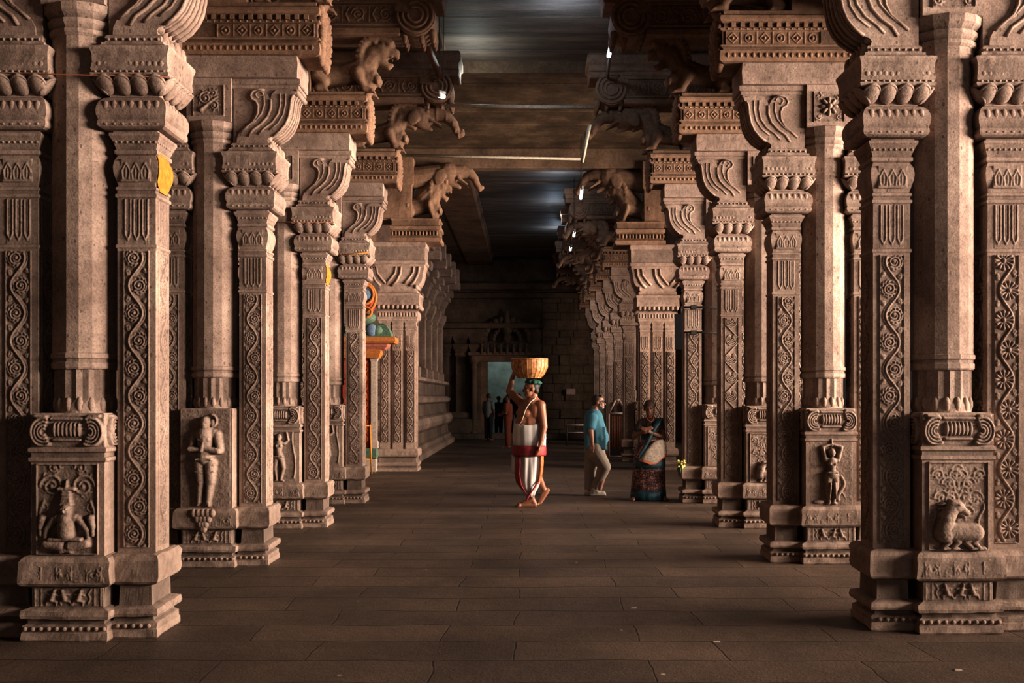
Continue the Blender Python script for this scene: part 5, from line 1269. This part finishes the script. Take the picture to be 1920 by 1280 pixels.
# ---- figures near the far doorway
def standing(X, Y, yaw, cloth_top, cloth_low, skin, label, hgt=1.65, group=None, arm=0):
    t = empty('person', (X, Y, 0), yaw); tag(t, label, 'person', group)
    k = hgt/1.7; mb = MB(); c = mb.cap_
    Pp = head_vol(mb, V3(0, 0, 1.57*k), 0, k); c(V3(-.01, 0, 1.50*k), V3(-.01, 0, 1.40*k), .05*k, .06*k)
    c(V3(0, -.15*k, 1.36*k), V3(0, .15*k, 1.36*k), .06*k, .06*k); c(V3(0, 0, 1.3*k), V3(0, 0, .95*k), .13*k, .13*k)
    for e in (-1, 1):
        s_ = V3(0, e*.17*k, 1.36*k); el_ = V3(-.03+arm*.05, e*.22*k, 1.10*k); w_ = V3(.06+arm*.2, e*(.20-.1*arm)*k, (.88+arm*.3)*k); c(s_, el_, .05*k, .04*k); c(el_, w_, .04*k, .027*k)
        hand_vol(mb, w_, (.2+arm, 0, -1+arm), (0, e, 0), .4, .9*k, 1 if e > 0 else -1)
        c(V3(0, e*.08*k, .95*k), V3(.01, e*.09*k, .5*k), .09*k, .06*k); c(V3(.01, e*.09*k, .5*k), V3(-.02, e*.09*k, .09*k), .055*k, .035*k); foot_vol(mb, V3(-.02, e*.09*k, .08*k), V3(.17*k, e*.10*k, 0), k)
    link('body', remesh(mb, .012, [M[skin]], 'person_body', 2), t)
    mb = MB(); mb.ell(Pp(-.028, 0, .038), (.09*k, .084*k, .09*k), 14, 10); mb.build('hair', M['hair'], t)
    mb = MB(); c = mb.cap_; c(V3(0, -.14*k, 1.35*k), V3(0, .14*k, 1.35*k), .082*k, .082*k); c(V3(0, 0, 1.3*k), V3(0, 0, .92*k), .155*k, .155*k)
    for e in (-1, 1): c(V3(0, e*.17*k, 1.36*k), V3(-.02+arm*.03, e*.21*k, 1.15*k), .068*k, .06*k)
    link('shirt', remesh(mb, .014, [M[cloth_top]], 'shirt', 3), t)
    mb = MB(); c = mb.cap_
    for e in (-1, 1): c(V3(0, e*.07*k, .93*k), V3(.0, e*.09*k, .5*k), .115*k, .085*k); c(V3(.0, e*.09*k, .5*k), V3(-.02, e*.09*k, .12*k), .085*k, .07*k)
    link('trousers', remesh(mb, .014, [M[cloth_low]], 'trousers', 2), t)
    return t
standing(-1.42, 37.0, R(60), 'pale_shirt', 'dark_cloth', 'skin_dark', 'dim person in a grey shirt standing left of the far doorway opening', 1.70)
standing(-.62, 31.5, R(165), 'orange_cloth', 'orange_cloth', 'skin_dark', 'person in saffron cloth partly hidden behind the basket carrier', 1.66, arm=.6)
standing(-1.15, 40.2, R(80), 'dark_cloth', 'dark_cloth', 'skin_dark', 'leftmost dark silhouette of a person inside the far doorway', 1.62)
standing(-.75, 40.6, R(110), 'dark_cloth', 'dark_cloth', 'skin_dark', 'tallest dark silhouette of a person inside the far doorway', 1.85)
standing(-.35, 40.1, R(70), 'dark_cloth', 'dark_cloth', 'skin_dark', 'dark silhouette of a person at the right side of the far doorway', 1.72)
# ------------------------------------------------------------------ light
def area(name, loc, target, sx, sy, power, col, spread=180):
    L = bpy.data.lights.new(name, 'AREA'); L.shape = 'RECTANGLE'; L.size = sx; L.size_y = sy; L.energy = power; L.color = col; L.spread = R(spread)
    o = bpy.data.objects.new(name, L); C.objects.link(o); o.location = loc
    o.rotation_euler = (Vector(target)-Vector(loc)).to_track_quat('-Z', 'Y').to_euler(); return o
WARM = (1.0, .82, .68)
area('daylight_right_front', (13.5, 3.4, 3.6), (-2, 7.6, 3.75), 8.5, 2.2, 1550, WARM, 68)
area('daylight_right_aisle', (13.5, 12.0, 3.6), (-2.4, 14.6, 3.65), 8.5, 2.2, 2000, WARM, 68)
area('daylight_crossing', (8.9, 18.9, 3.4), (-2.6, 21.8, 3.4), 5.0, 2.0, 420, (1.0, .78, .62), 60)
area('daylight_right_back', (8.9, 27.0, 3.2), (1.0, 31.0, 3.0), 8.0, 2.0, 330, WARM, 70)
area('front_fill', (4.5, -6.5, 4.2), (2.8, 12, 3.4), 7.0, 2.5, 26, (1.0, .84, .76), 60)  # added weak fill from the camera side, not a real entrance
area('doorway_daylight', (-.5, 41.6, 4.6), (-.5, 43.5, 2.0), 3, 1.0, 60, (.75, .9, .85))
def spot_pt(name, loc, power, col, r=.08):
    L = bpy.data.lights.new(name, 'POINT'); L.energy = power; L.color = col; L.shadow_soft_size = r
    o = bpy.data.objects.new(name, L); C.objects.link(o); o.location = loc
COOL = (.62, .80, 1.0)
spot_pt('tube_glow_fill', (.45, 13.7, 6.45), 30, COOL)  # added fill points that spread the tube lamps' glow over the ceiling
spot_pt('tube_glow_fill', (-.85, 15.6, 6.45), 26, (.80, .9, .85))
spot_pt('tube_glow_fill', (.7, 23.6, 6.35), 24, COOL)
spot_pt('tube_glow_fill', (.7, 27.4, 6.35), 24, COOL)
spot_pt('tube_glow_fill', (.9, 31.5, 6.35), 26, COOL)
w = bpy.data.worlds.new('dim'); sc.world = w; w.use_nodes = True
w.node_tree.nodes['Background'].inputs[0].default_value = (1.0, .84, .78, 1); w.node_tree.nodes['Background'].inputs[1].default_value = .035
# ------------------------------------------------------------------ camera
cam = bpy.data.cameras.new('camera'); co = bpy.data.objects.new('camera', cam); C.objects.link(co)
co.location = (0, 0, HC); co.rotation_euler = (R(90), 0, 0); cam.sensor_width = 36; cam.lens = 36
cam.shift_x = -(VX-960)/1920; cam.shift_y = (VY-640)/1920; cam.clip_end = 200
sc.camera = co
sc.view_settings.view_transform = 'Standard'; sc.view_settings.look = 'None'; sc.view_settings.exposure = -.14; sc.view_settings.gamma = .84
